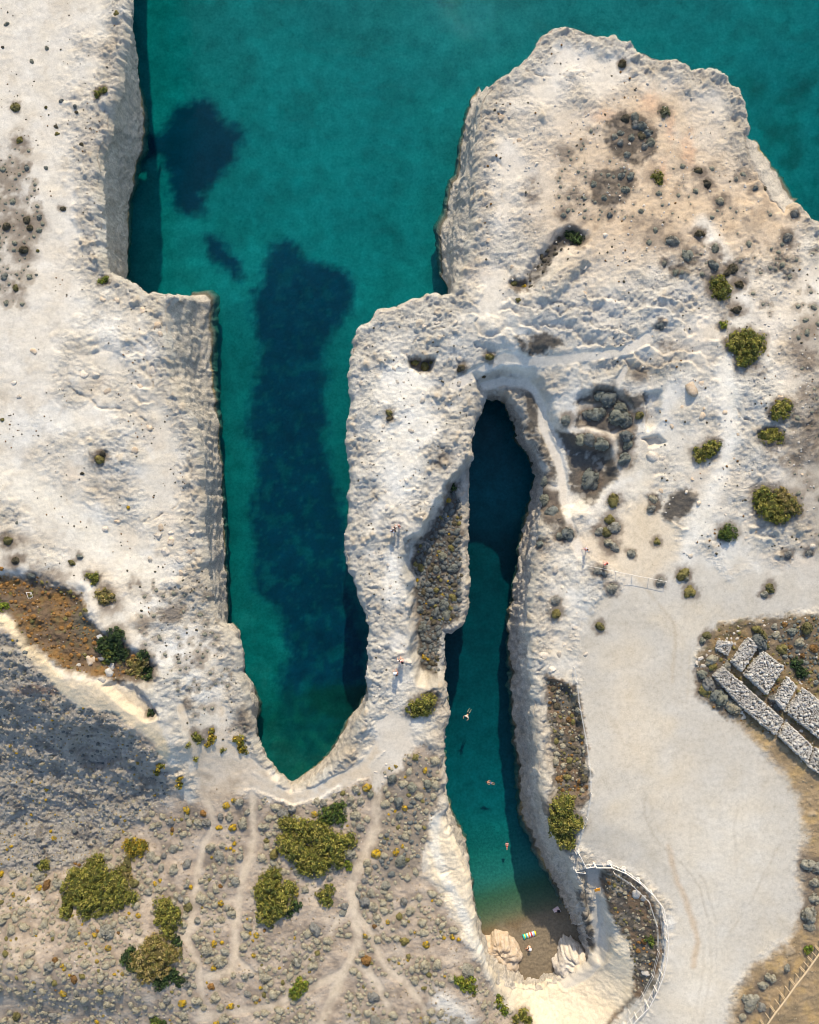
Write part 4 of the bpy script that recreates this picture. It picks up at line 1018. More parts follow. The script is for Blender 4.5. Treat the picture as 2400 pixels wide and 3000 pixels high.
BUSH('wide olive bush in the middle of the scrub, below the wide inlet', [(848,2470,40),(880,2495,46),(930,2515,50),(980,2480,46),(1022,2462,26),(935,2440,44),(845,2410,30),(900,2535,30),(990,2515,28),(890,2430,38)], 'olive')
BUSH('green bush joined to the top right of the wide middle bush', [(965,2385,28),(990,2370,26),(1000,2400,18)], 'green')
BUSH('big olive bush left of the small round bush, middle of the scrub', [(790,2600,42),(820,2640,44),(785,2665,42),(845,2605,30),(800,2562,28),(770,2620,24)], 'olive')
BUSH('dark green low bush at the foot of the big middle olive bush', [(868,2655,18),(850,2675,14)], 'dark', hf=0.4)
BUSH('small round yellow-green bush beside the central footpath', [(945,2622,20),(962,2608,19),(958,2638,20)], 'olive')
BUSH('tiny bright green bush at the footpath edge', [(1018,2532,13),(1024,2544,9)], 'bright')
BUSH('bright yellow-green oval bush near the bottom edge', [(882,2885,21),(866,2905,20),(874,2895,20)], 'bright')
BUSH('round olive bush on the neck of land between the two inlets', [(1215,2075,24),(1245,2062,28),(1262,2052,18),(1238,2082,20)], 'olive')
BUSH('large green bush inside the wire fence by the gravel lot', [(1640,2362,34),(1655,2350,30),(1645,2405,38),(1682,2410,28),(1640,2432,32),(1660,2462,26)], 'olive')
BUSH('large olive bush high on the right, near the upper right edge', [(2168,1008,36),(2198,1018,38),(2218,1000,25),(2150,1000,25),(2180,1050,25),(2185,985,22)], 'olive')
BUSH('round green bush, upper one of the pair near the right edge', [(2286,1200,28),(2300,1190,20),(2275,1212,18)], 'olive')
BUSH('oval green bush, lower one of the pair near the right edge', [(2245,1280,22),(2278,1281,20),(2260,1270,18)], 'olive')
BUSH('green bush leaning on pale rocks right of the narrow cove', [(2052,1332,22),(2080,1316,25),(2098,1306,14)], 'olive')
BUSH('largest dark green bush by the right edge, with a dry brown side', [(2232,1452,28),(2258,1490,42),(2285,1508,28),(2225,1480,20)], 'olive')
BUSH('dry brown scrub growing on the right of the largest right-hand bush', [(2305,1475,30),(2328,1490,20),(2285,1445,20)], 'dry')
BUSH('round dark green bush above the gravel lot', [(2133,1561,26),(2120,1568,16)], 'green')
BUSH('half olive half dark green bush in a brown patch on the headland', [(2100,832,26),(2118,855,26),(2095,855,18)], 'olive')
BUSH('dark green bush at the end of the trench on the headland', [(1672,684,20),(1697,702,20),(1688,690,20)], 'dark')
BUSH('small round olive bush in the middle of the headland', [(1925,518,17),(1930,532,12)], 'olive')
BUSH('small round grey-green bush beside the pink path on the headland', [(1945,329,16)], 'grey')
BUSH('green bush above the rusty hollow on the left', [(265,1690,14),(278,1700,14),(280,1688,12)], 'olive')
BUSH('pale olive bush between the rusty hollow and the white rocks', [(300,1742,20),(322,1748,18),(308,1757,16)], 'dry')
BUSH('dark green thicket in the rusty hollow above the big boulder', [(312,1890,30),(340,1865,28),(352,1912,26),(325,1925,18)], 'dark')
BUSH('yellow-green leafy bush in front of the dark thicket', [(318,1915,18),(312,1932,14)], 'olive')
BUSH('golden-green bush at the lower right end of the rusty hollow', [(390,1952,28),(415,1938,24),(400,1975,20)], 'dry')
BUSH('dark green bush behind the golden-green bush of the hollow', [(438,1960,22),(428,1985,16),(420,1920,18)], 'dark')
BUSH('little olive bush on the rim of the left cliff', [(284,277,10),(298,268,11),(308,266,8)], 'olive', leaf=0.15)
BUSH('yellow-green bush at the inner corner of the left cliff', [(296,828,10),(308,818,10)], 'bright', leaf=0.15)
BUSH('bright green bush cut by the left edge', [(12,1774,18),(2,1780,16)], 'bright')
BUSH('small yellow-green bush above the large upper right bush', [(2119,951,13)], 'bright')
BUSH('green bush on the ridge above the beach', [(1345,2872,16),(1368,2884,20),(1385,2895,14),(1380,2865,14)], 'bright')
BUSH('yellow-green shrub left of the bottom pale slope', [(1458,2928,18),(1472,2955,16)], 'bright')
BUSH('olive shrub on the bottom edge below the bright slope', [(1530,2972,20),(1545,2985,16),(1510,2985,12)], 'olive')
BUSH('small green plant inside the curved white railing', [(1903,2752,13),(1912,2765,10)], 'green', hf=0.5)
BUSH('bright green tuft beside the wooden fence, lower right', [(2364,2782,13),(2374,2776,8)], 'bright')
BUSH('dark green bush cut by the bottom edge', [(455,2995,20),(480,2998,14)], 'green')
BUSH('yellow-green bush beside the wide inlet, nearest the cliff edge', [(700,2168,16),(712,2198,14),(706,2182,12)], 'gold')
BUSH('yellow-flowered bush between two footpaths above the scrub', [(622,2142,11),(620,2165,14),(612,2180,10)], 'gold')
BUSH('olive bush left of the yellow-flowered bush above the scrub', [(580,2165,15),(572,2150,10)], 'olive')
BUSH('golden bush at the foot of the pale ridge', [(470,2245,13),(460,2260,12)], 'gold')
BUSH('green bush with yellow top at the edge of the shaded slope', [(525,2280,11),(527,2298,12)], 'gold')
BUSH('dark olive bush at the top of the shaded shelf of the rib', [(1326,1428,13)], 'dark')
BUSH('grey-green shrub beside the ruined walls at the right edge', [(2330,1942,18),(2348,1968,18),(2340,1955,16)], 'dark')
BUSH('low green bush under the pale ridge, shaded', [(442,2088,12)], 'dark')
for px, py, lab in ((550,2183,'small green tuft, leftmost of three along the pale footpath'), (653,2197,'small green tuft, rightmost of three along the pale footpath'), (573,2223,'small green tuft, lowest of three along the pale footpath')):
    BUSH(lab, [(px, py, 9)], 'olive', leaf=0.14)

# ------------------------------------------------------------------ cushion shrubs placed where the photo shows them
GA = 'grey cushion shrubs round the narrow cove'
A1 = [(1703,1291,13),(1728,1290,15),(1762,1301,22),(1835,1278,18),(1841,1299,14),(1830,1345,18),(1730,1406,23),(1722,1391,15),(1722,1215,17),(1748,1215,17),(1762,1209,13),(1812,1222,26),(1835,1232,20),(1820,1194,20),(1786,1165,24),(1757,1157,16),(1659,1229,13),(1601,1464,18),(1619,1504,18),(1664,1565,14),(1585,1594,12),(1740,1420,15),(1600,1410,12),(1640,1570,9)]
for p in A1: put_cushion(p[0], p[1], p[2] * 1.3, 'cush_blue', 'blue-grey cushion shrub on dark soil east of the narrow cove', GA)
put_cushion(1874, 1217, 17, 'cush_olive', 'round brownish cushion shrub ringed by pale paths', None)
GB = 'cushion shrubs on the open sand above the gravel lot'
for p in [(1797,1470,18),(1786,1522,18),(1803,1545,17),(1777,1560,15),(1757,1557,13),(1800,1603,16),(1785,1590,16),(1925,1587,13),(1850,1621,12),(2003,1680,18),(2010,1692,12),(2022,1733,18),(1792,1723,17),(1753,1672,15),(1770,1680,13),(1936,1705,15),(2256,1723,18),(2240,1740,12),(2307,1624,13),(1628,1760,16),(1630,1798,16),(1915,1462,14),(1908,1490,13),(2370,1620,12)]:
    put_cushion(*p, random.choice(['cush_grey', 'cush_olive', 'cush_grey']), 'grey-brown cushion shrub on pale ground above the gravel lot', GB)
put_cushion(1758, 1835, 16, 'cush_olive', 'single olive cushion shrub at the upper left of the gravel lot', None)
GC = 'cushion shrubs along the lower right edge of the lot'
for p in [(2365,2533,25),(2388,2584,20),(2384,2631,22),(2370,2682,25),(2374,2714,16),(2395,2545,18),(2305,2837,13),(2263,2867,17),(2250,2862,14),(2235,2886,15),(2198,2932,22),(2231,2951,15),(2175,2979,12),(2212,2925,16),(2195,2950,16)]:
    put_cushion(*p, 'cush_grey', 'pale grey-green cushion shrub in dry grass at the lower right', GC)
GD = 'shrubs round the ruined walls'
for p in [(2058,1877,11),(2072,1861,11),(2085,1933,17),(2088,1952,13),(2058,1975,15),(2074,2003,20),(2070,2023,18),(2095,2035,16),(2113,2045,22),(2135,2062,16),(2148,2072,20),(2130,1949,12),(2223,1882,20),(2238,1892,14),(2269,2047,14),(2276,2070,11),(2218,1843,15),(2270,1836,13),(2276,1859,11),(2292,1901,15),(2343,1882,15),(2239,1863,11),(2320,1850,13),(2365,1840,14)]:
    put_cushion(p[0], p[1], p[2] * 1.22, random.choice(['cush_grey', 'cush_olive', 'cush_blue']), 'rounded grey-olive shrub crowding the ruined stone walls', GD)
for p in [(2315,1896,10),(2350,1921,10),(2300,1830,9),(2385,1900,12)]: put_cushion(*p, 'cush_rust', 'rust-coloured shrub among the ruins near the right edge', 'rusty shrubs at the ruins')
GE = 'dark shrubs scattered over the headland'
for p in [(1832,348,14),(1860,343,13),(1878,371,16),(1897,390,18),(1906,417,15),(1850,403,12),(1818,390,11),(1837,454,13),(1818,417,11),(1880,400,14),(1862,366,13),(1888,430,13),(1820,515,12),(1848,517,12),(1832,557,13),(1823,188,14),(1878,619,8),(1786,631,11),(1651,631,11),(2045,501,16),(2073,540,14),(2110,589,14),(2050,684,15),(1971,705,18),(2094,728,15),(2013,751,20),(1980,798,12),(2092,779,17),(2147,788,16),(2166,835,16),(2307,696,17),(2328,626,13),(2212,552,11),(2245,547,10),(2157,524,9),(1934,951,12),(2157,909,14),(1945,770,10),(2130,800,12),(1740,540,14),(1770,580,12),(1800,400,12)]:
    put_cushion(*p, random.choice(['cush_blue', 'cush_dark', 'cush_blue', 'cush_grey']), 'dark grey shrub scattered on the big headland', GE)
GF = 'little shrubs on the pale left plateau'
for p in [(21,70,8),(9,139,5),(93,179,7),(137,141,7),(135,315,6),(179,297,8),(220,311,7),(225,329,6),(165,371,6),(58,410,12),(46,315,12),(341,39,8),(239,424,7),(186,612,9),(79,645,14),(116,635,10),(21,663,16),(70,733,14),(46,844,11),(12,812,11),(88,668,9),(111,735,5),(107,805,5),(135,492,6),(79,492,10),(240,1387,7),(234,1631,10),(211,1649,10),(46,1642,12),(93,1686,12),(7,1230,8),(51,1531,6),(292,1345,16),(300,1330,10)]:
    put_cushion(*p, random.choice(['cush_dark', 'cush_blue', 'cush_olive']), 'small dark shrub on the pale left plateau', GF)
put_cushion(167, 392, 8, 'cush_olive', 'small olive-green shrub below a dark one on the left plateau', None)
put_cushion(376, 1487, 6, 'cush_yellow', 'tiny bright yellow shrub on white ground left of the wide inlet', None)
put_cushion(23, 1584, 16, 'cush_olive', 'olive shrub near the left edge above the rusty hollow', None)
GH = 'shrubs on the pale rib and arch'
for p in [(1217,1062,13),(1245,1074,14),(1264,1062,8),(1354,1077,15),(1435,1046,12),(1141,1210,11),(1141,1226,9),(1417,1102,8),(1505,830,11),(1519,879,8)]:
    put_cushion(*p, random.choice(['cush_dark', 'cush_olive']), 'dark shrub in a hollow of the white rib', GH)
put_cushion(1535, 839, 9, 'cush_yellow', 'yellow shrub at the lower end of the headland trench', None)

# ------------------------------------------------------------------ scattered shrubs
PATHS = [([(1108,2300),(1105,2360),(1100,2420),(1080,2480),(1055,2530),(1030,2590),(1035,2650),(1045,2700),(1050,2760),(1030,2810),(1000,2860),(960,2960)], 20), ([(740,2290),(800,2315),(860,2338),(930,2320),(990,2285),(1040,2265),(1090,2262),(1110,2285)], 22),
 ([(560,2190),(590,2260),(600,2330),(620,2380),(620,2430),(600,2470),(585,2520),(575,2600),(560,2700),(550,2750),(570,2790),(585,2850),(590,2900),(590,2960)], 13), ([(740,2330),(740,2400),(745,2440),(735,2500),(715,2560),(700,2630),(690,2720),(690,2800),(670,2850),(610,2860)], 18),
 ([(580,2985),(680,2965),(800,2950),(880,2910),(960,2870),(1000,2850)], 14), ([(1060,2690),(1090,2740),(1110,2800),(1140,2850),(1180,2870),(1220,2920),(1260,2980)], 10), ([(1060,2830),(1100,2870),(1130,2930),(1145,2990)], 11), ([(1100,2640),(1130,2690),(1180,2665),(1230,2640)], 8)]
def on_path(x, y):
    for pts, w in PATHS:
        for (a, b), (c, d) in zip(pts[:-1], pts[1:]):
            dx, dy = c - a, d - b; t = max(0, min(1, ((x - a) * dx + (y - b) * dy) / (dx * dx + dy * dy)))
            if (x - a - t * dx) ** 2 + (y - b - t * dy) ** 2 < w * w: return True
    return False
def pin(x, y, poly):
    c = False; n = len(poly)
    for i in range(n):
        ax, ay = poly[i]; bx, by = poly[(i + 1) % n]
        if (ay > y) != (by > y) and x < (bx - ax) * (y - ay) / (by - ay) + ax: c = not c
    return c
class Hash:
    def __init__(s, c=40): s.c = c; s.d = {}
    def add(s, x, y, r): s.d.setdefault((int(x // s.c), int(y // s.c)), []).append((x, y, r))
    def free(s, x, y, r, k=0.85):
        ci, cj = int(x // s.c), int(y // s.c)
        for i in range(ci - 2, ci + 3):
            for j in range(cj - 2, cj + 3):
                for (a, b, q) in s.d.get((i, j), ()):
                    if (a - x) ** 2 + (b - y) ** 2 < ((r + q) * k) ** 2: return False
        return True
HS = Hash()
more = []
for a, b, r in OCC: HS.add(a, b, r * 0.95)
def dens_noise(x, y, sc, seed): return float(fbm(np.array([x]), np.array([y]), sc, seed, 2)[0])
LOWER = [p for p in SCRUB if p[1] > 0]
cand = []
rs = random.Random(21)
tries = 0
def sample(poly, n, rmin, rmax, k=0.9, paths=True, pw=2.2, gate=None):
    xs = [max(-10, p[0]) for p in poly]; ys = [min(3010, p[1]) for p in poly]
    out = []
    for _ in range(n):
        x = rs.uniform(min(xs), min(max(xs), 2410)); y = rs.uniform(min(ys), max(ys))
        if not pin(x, y, poly): continue
        r = rmin + (rmax - rmin) * rs.random() ** pw
        if gate and not gate(x, y, r): continue
        if paths and on_path(x, y): continue
        if not HS.free(x, y, r, k): continue
        HS.add(x, y, r); out.append((x, y, r))
    return out
def shaded(x, y): return pin(x, y, SHADE)
EXPL = {'cush_grey': [(699,2352,14),(646,2391,15),(671,2398,14),(711,2412,18),(725,2380,11),(583,2410,16),(606,2410,15),(502,2408,14),(467,2415,12),(771,2422,17),(620,2482,16),(653,2477,11),(511,2484,15),(442,2512,18),(460,2517,18),(481,2507,12),(548,2533,16),(474,2542,14),(509,2551,15),(688,2582,16),(704,2512,11),(467,2605,14),(435,2614,13),(546,2596,10),(530,2633,12),(667,2658,13),(678,2674,16),(641,2691,10),(650,2695,11),(579,2698,10),(618,2705,14),(725,2716,14),
 (606,2785,16),(657,2788,13),(643,2815,18),(632,2924,18),(646,2952,12),(713,2776,15),(766,2785,13),(569,2887,13),(548,2883,12),(490,2929,13),(500,2948,11),(597,2952,10),(683,2859,11),(718,2862,11),(704,2887,12),(725,2910,13),(736,2857,12),
 (1043,2313,15),(1057,2347,15),(1027,2343,14),(930,2350,11),(948,2354,12),(856,2371,14),(1043,2389,15),(1055,2422,13),(1034,2477,11),(1025,2500,16),(985,2544,12),(870,2549,11),(916,2556,13),(967,2572,12),(893,2605,14),(1076,2528,12),(1078,2551,13),(1067,2579,10),(1009,2656,13),(1004,2674,12),(1050,2621,12),(1090,2616,16),(1094,2656,18),(1104,2688,15),(1131,2593,14),(1183,2640,14)],
 'cush_yellow': [(664,2359,14),(685,2345,11),(683,2424,16),(548,2371,15),(743,2799,9),(676,2948,12),(534,2938,14),(643,2424,11)], 'cush_rust': [(595,2382,10),(618,2890,13)]}
for k_, l_ in EXPL.items():
    for p in l_:
        HS.add(*p); put_cushion(p[0], p[1], p[2], k_, 'x', 'shrubs traced along the footpaths of the scrub')
main = sample(LOWER, 13000, 5.5, 21, 0.62, True, 2.2, lambda x, y, r: not shaded(x, y) and (dens_noise(x, y, 130, 500) > (-0.10 if x > 420 else -0.3) or pin(x, y, EASTSC)) and not (x < 760 and y < 2380))
slope = sample(SHADE, 3000, 3, 9, 1.0, False, 2.5)
shelf = sample([(1335,1420),(1300,1490),(1265,1550),(1225,1610),(1215,1660),(1225,1760),(1232,1850),(1235,1950),(1285,1975),(1285,1870),(1290,1835),(1345,1815),(1352,1700),(1350,1500)], 2500, 5, 17, 0.62, False, 1.8)
strip = sample([(1600,1990),(1680,2010),(1700,2100),(1715,2220),(1720,2310),(1690,2340),(1640,2330),(1625,2250),(1610,2100)], 1200, 3.5, 14, 0.72, False, 2.0)
tri_ = sample([(1775,2560),(1830,2565),(1880,2610),(1925,2690),(1930,2780),(1905,2870),(1850,2915),(1860,2850),(1840,2760),(1800,2700),(1775,2620)], 700, 3, 9, 0.85, False, 2.2)
allc = [(x, y, r, 'scrub') for x, y, r in main] + [(x, y, r, 'slope') for x, y, r in slope] + [(x, y, r, 'shelf') for x, y, r in shelf] + [(x, y, r, 'strip') for x, y, r in strip + tri_]
kinds = []
for x, y, r, a in allc:
    u = rs.random()
    if a == 'scrub':
        k = 'cush_yellow' if (u < 0.22 and dens_noise(x, y, 70, 540) > 0.08) else 'cush_rust' if u < 0.015 else 'cush_olive' if u < 0.09 else 'cush_blue' if (u < 0.5 and pin(x, y, EASTSC)) else 'cush_grey'
    elif a == 'slope': k = 'cush_yellow' if u < 0.12 else 'cush_grey' if u < 0.5 else 'cush_blue'
    elif a == 'shelf': k = 'cush_yellow' if u < 0.05 else 'cush_olive' if u < 0.12 else 'cush_blue' if u < 0.85 else 'cush_dark'
    else: k = 'cush_rust' if u < 0.12 else 'cush_olive' if u < 0.25 else 'cush_dark' if u < 0.6 else 'cush_grey'
    kinds.append((x, y, r if k != 'cush_yellow' else r * 0.8, a, k))
kinds.sort(key=lambda t: -t[2])
LBL = {('scrub', 'cush_grey'): ('grey-green cushion shrub in the scrub below the inlets', 'grey cushion shrubs of the scrub'),
       ('scrub', 'cush_blue'): ('blue-grey cushion shrub in the dense scrub beside the narrow cove', 'blue-grey shrubs by the cove'),
       ('scrub', 'cush_olive'): ('olive cushion shrub in the scrub below the inlets', 'olive cushion shrubs of the scrub'),
       ('scrub', 'cush_rust'): ('rust-brown cushion shrub in the scrub below the inlets', 'rust-brown shrubs of the scrub'),
       ('scrub', 'cush_yellow'): ('yellow-flowered cushion shrub in the scrub below the inlets', 'yellow-flowered shrubs of the scrub'),
       ('slope', 'cush_yellow'): ('small yellow shrub on the shaded stony slope', 'yellow shrubs of the shaded slope'),
       ('slope', 'cush_grey'): ('small grey shrub on the shaded stony slope', 'grey shrubs of the shaded slope'),
       ('slope', 'cush_blue'): ('small blue-grey shrub on the shaded stony slope', 'blue-grey shrubs of the shaded slope'),
       ('shelf', 'cush_yellow'): ('yellow shrub on the shaded shelf of the rib', 'yellow shrubs of the shelf'),
       ('shelf', 'cush_olive'): ('olive shrub on the shaded shelf of the rib', 'olive shrubs of the shelf'),
       ('shelf', 'cush_blue'): ('blue-grey cushion shrub on the shaded shelf of the rib', 'blue-grey shrubs of the shelf'),
       ('shelf', 'cush_dark'): ('dark shrub on the shaded shelf of the rib', 'dark shrubs of the shelf'),
       ('strip', 'cush_rust'): ('rust-brown shrub in the fenced strip beside the gravel lot', 'rusty shrubs of the fenced strip'),
       ('strip', 'cush_olive'): ('olive shrub in the fenced strip beside the gravel lot', 'olive shrubs of the fenced strip'),
       ('strip', 'cush_dark'): ('dark shrub in the fenced strip beside the gravel lot', 'dark shrubs of the fenced strip'),
       ('strip', 'cush_grey'): ('grey shrub in the fenced strip beside the gravel lot', 'grey shrubs of the fenced strip')}
LIM = {'cush_grey': 26, 'cush_blue': 16, 'cush_olive': 6, 'cush_yellow': 130, 'cush_rust': 30, 'cush_dark': 0}
cnt = {k: 0 for k in LIM}; rest = {k: [] for k in LIM}
for x, y, r, a, k in kinds:
    if cnt[k] < LIM[k]:
        cnt[k] += 1; put_cushion(x, y, r, k, *LBL[(a, k)])
    else: rest[k].append((x, y, r))
LOWC = [tufted(600 + k, 1 + k % 3, 24, 1) for k in range(8)]; HIC = [tufted(650 + k, 2 + k % 4, 80, 1) for k in range(8)]
def merged(name, items, shapes, mat, sink, label, cat, zf=1.0):
    vv = []; ff = []; off = 0
    for x, y, r in items:
        X_, Y_, Zg = G(x, y)
        if shapes is LOWC and r > 8: shp = HIC
        else: shp = shapes
        R = r / S * (HC - Zg) / D0
        p, f = shp[rs.randrange(len(shp))]
        a = rs.uniform(0, 6.28); c, s_ = math.cos(a), math.sin(a)
        q = p * R * rs.uniform(0.9, 1.1); q = np.column_stack([q[:, 0] * c - q[:, 1] * s_ + X_, q[:, 0] * s_ + q[:, 1] * c + Y_, q[:, 2] * zf + Zg - sink * R])
        vv.append(q); ff.append(f + off); off += len(q)
    if not vv: return
    me = mesh_np(name, np.concatenate(vv), np.concatenate(ff), mat); link(name, me, kind='stuff', label=label, cat=cat)
NM = {'cush_grey': ('low_grey_scrub', 'small grey cushion plants covering the scrub ground'), 'cush_blue': ('low_bluegrey_scrub', 'small blue-grey plants in the shaded scrub'), 'cush_olive': ('low_olive_scrub', 'small olive plants in the scrub'),
      'cush_yellow': ('low_yellow_scrub', 'small yellow flowered plants in the scrub'), 'cush_rust': ('low_rust_scrub', 'small rusty plants in the scrub'), 'cush_dark': ('low_dark_scrub', 'small dark plants in the scrub')}
for k, it in rest.items():
    if it: merged(NM[k][0], it, LOWC, M[k], 0.1, NM[k][1], 'scrub')
def landpt(x, y):
    for _ in (0,):
        X_, Y_ = W(x, y, 12.5)
    i = int((X_ - GX0) / ST); j = int((Y_ - GY0) / ST)
    return 0 <= i < NX and 0 <= j < NY and sd[j, i] > 0.6
# loose dark scrub over the headland and along the right edge
RIGHTZ = [(1960,470),(2200,480),(2330,640),(2400,720),(2410,1640),(2330,1600),(2300,1330),(2330,1080),(2250,920),(2180,860),(2000,840),(1880,720),(1900,620)]
more = sample(RIGHTZ, 700, 3, 12, 1.0, False, 2.2, lambda x, y, r: landpt(x, y) and dens_noise(x, y, 90, 530) > -0.05)
more += sample([(-10,420),(90,440),(130,620),(120,760),(60,900),(-10,900)], 160, 3, 12, 1.0, False, 2.0)
more += sample([(1690,470),(1880,470),(1880,640),(1640,660),(1620,420),(1780,330)], 120, 3, 8, 1.0, False, 2.0)
more += sample([(430,1700),(600,1700),(640,1850),(700,1980),(720,2150),(600,2140),(480,1980),(400,1850)], 160, 3, 9, 1.1, False, 2.0)
merged('headland_scrub', more, LOWC, M['cush_blue'], 0.1, 'small dark scrub plants scattered over pale ground', 'scrub')
HOLS = [p if p[0] > 0 else (0, p[1]) for p in HOL]
merged('hollow_scrub', sample(HOLS, 500, 3, 10, 0.85, False, 2.0), LOWC, M['cush_rust'], 0.1, 'low rusty scrub filling the hollow', 'scrub')
merged('hollow_weeds', sample(HOLS, 260, 3, 10, 0.7, False, 2.0), LOWC, M['cush_olive'], 0.1, 'low olive weeds filling the hollow', 'scrub')
merged('trench_scrub', sample([(1505,835),(1550,810),(1585,750),(1640,690),(1680,680),(1700,700),(1640,740),(1600,795),(1570,845)], 120, 4, 10, 0.8, False, 1.5), LOWC, M['cush_dark'], 0.1, 'low dark scrub along the trench floor', 'scrub')
merged('ruin_scrub', sample([(2280,1815),(2400,1800),(2410,2020),(2370,2000),(2300,1930),(2250,1860)], 260, 4, 14, 0.8, False, 1.8), HIC, M['cush_blue'], 0.1, 'grey scrub behind the ruined walls at the right edge', 'scrub')
merged('ruin_weeds', sample([(2100,1830),(2400,1800),(2410,2200),(2300,2080),(2150,2090),(2060,2010),(2060,1900)], 260, 3, 9, 0.8, False, 1.8), LOWC, M['cush_olive'], 0.1, 'olive weeds between the ruined walls', 'scrub')
# tiny tufts and rubble
def tiny(n, poly, rmin, rmax, gate=None):
    out = []
    xs = [p[0] for p in poly]; ys = [p[1] for p in poly]
    for _ in range(n):
        x = rs.uniform(max(-15, min(xs)), min(2415, max(xs))); y = rs.uniform(max(-15, min(ys)), min(3015, max(ys)))
        if not pin(x, y, poly) or (gate and not gate(x, y)): continue
        out.append((x, y, rs.uniform(rmin, rmax)))
    return out
TINY = [cushion_shape(700 + k, 1, 6, 0.8) for k in range(4)]
LEFTP = [(-10,-10),(360,-10),(350,250),(290,480),(290,800),(480,900),(500,1100),(580,1300),(590,1700),(500,1900),(300,1700),(150,1690),(-10,1620)]
HEAD = [(1420,280),(1600,120),(1850,150),(2140,250),(2200,450),(2400,700),(2400,1640),(2000,1640),(1900,1400),(1850,1100),(1600,950),(1420,850)]
g1 = lambda x, y: landpt(x, y) and dens_noise(x, y, 110, 520) > 0.12
dots = tiny(800, LEFTP, 1.3, 3.6, g1) + tiny(700, HEAD, 1.5, 5.0, g1) + tiny(240, RIB, 1.5, 4.0, landpt) + tiny(140, [(350,1650),(620,1650),(640,1850),(720,2000),(730,2200),(560,2160),(450,1960)], 1.8, 5.0)
merged('ground_tufts', dots, TINY, M['cush_dark'], 0.15, 'tiny dark tufts dotted over the pale ground', 'ground cover')
dots2 = tiny(350, LEFTP, 1.3, 3.6, g1) + tiny(300, HEAD, 1.8, 5.0, g1) + tiny(300, HOL, 2.5, 6.0) + tiny(300, RUI, 2.5, 6, None)
merged('rusty_ground_tufts', dots2, TINY, M['cush_rust'], 0.15, 'tiny rusty tufts dotted over the pale ground', 'ground cover')
merged('dry_grass_tufts', tiny(5200, LOWER, 1.2, 4.2, lambda x, y: not on_path(x, y)) + tiny(500, DRY, 1.5, 4.5) + tiny(500, RUI, 1.5, 4.5), TINY, M['cush_tan'], 0.25, 'dry tan grass tufts between the shrubs', 'dry grass', 0.8)
PEB = [rock_shape(800 + k, 1) for k in range(6)]
peb = tiny(900, SHADE, 1.0, 2.8) + tiny(1300, LOWER, 1.0, 3.0, lambda x, y: not on_path(x, y)) + tiny(900, HEAD, 2.0, 5.5, landpt) + tiny(120, HOL, 1.2, 3.5) + tiny(250, RUI, 2, 5)
merged('pale_scree', tiny(2600, SHADE, 0.7, 2.0), PEB, M['rock'], 0.0, 'pale stone chips strewn over the shaded slope', 'rubble', 0.8)
merged('lot_stones', tiny(260, LOT, 0.6, 1.6), PEB, M['rock'], 0.0, 'small loose stones lying on the gravel lot', 'rubble', 0.8)
merged('scattered_rubble', peb, PEB, M['rock_grey'], 0.0, 'loose pale rubble strewn over the ground', 'rubble', 0.8)

# ------------------------------------------------------------------ rocks
for p, lab in (((263,1937,25),'largest tan boulder at the foot of the rusty hollow'), ((297,1930,12),'boulder wedged right of the largest tan boulder'), ((325,1954,17),'flat grey boulder, upper of two under the dark thicket'), ((321,1973,17),'flat grey boulder, lower of two under the dark thicket'), ((230,1949,8),'small stone left of the largest tan boulder'), ((297,1994,14),'pale boulder below the flat grey boulders')):
    put_rock(*p, 'rock_tan' if p[2] > 20 else 'rock_grey', lab, None, 'boulder', sz=1.0)
for p, lab in (((2027,1139,27),'big orange-tan rock on the white slope of the headland'), ((2057,1123,14),'small tan rock at the right of the big orange-tan rock'), ((2057,1220,13),'orange-tan rock below the big tan one'), ((1915,1336,22),'cream rock outcrop left of the leaning green bush'), ((1943,1345,18),'cream slab under the outcrop east of the narrow cove'), ((1593,1922,17),'cream boulder on the cove rim, upper of two'), ((1617,1961,16),'cream boulder on the cove rim, lower of two'), ((1717,1919,10),'pale stone at the upper left of the gravel lot'), ((1869,2621,18),'large grey rock inside the curved railing, upper'), ((1886,2630,11),'small grey rock beside the large one inside the railing'), ((1892,2849,17),'large grey rock inside the curved railing, lower')):
    put_rock(*p, 'rock_grey' if 'grey' in lab else ('rock_tan' if 'tan' in lab else 'rock'), lab, None, 'boulder')
GR1 = 'rocks on the left plateau'
for p in [(464,1568,18),(501,1584,15),(480,1612,17),(557,1619,15),(436,1253,11),(394,1320,12),(315,1148,13),(413,1130,11),(246,1095,16),(278,1100,13),(162,1100,9),(450,1086,17),(306,1552,15),(343,1529,9),(56,1160,11),(186,1139,7),(457,955,16),(341,879,10),(417,909,11),(301,876,11),(470,1545,12),(500,1560,9),(525,1640,11),(470,980,10),(530,1680,10),(440,1640,10),(560,1560,9),(100,1030,12),(40,1120,10)]:
    put_rock(*p, random.choice(['rock', 'rock', 'rock_tan']), 'weathered cream rock on the left plateau', GR1)
rk = []
def rr_(poly, n, a, b, gate=landpt):
    o = []
    for x, y, r in tiny(n, poly, 0, 1, gate):
        r = a + (b - a) * r ** 2.5
        if HS.free(x, y, r, 1.0): HS.add(x, y, r); o.append((x, y, r))
    return o
for x, y, r in sorted(rr_(RIB, 300, 3, 12), key=lambda t: -t[2])[:80]: put_rock(x, y, r, 'rock', 'knobbly white rock on the rib between the inlets', 'rocks on the rib')
for x, y, r in sorted(rr_(HEAD, 300, 3, 10), key=lambda t: -t[2])[:70]: put_rock(x, y, r, random.choice(['rock', 'rock', 'rock_tan']), 'weathered cream rock on the big headland', 'rocks on the headland')
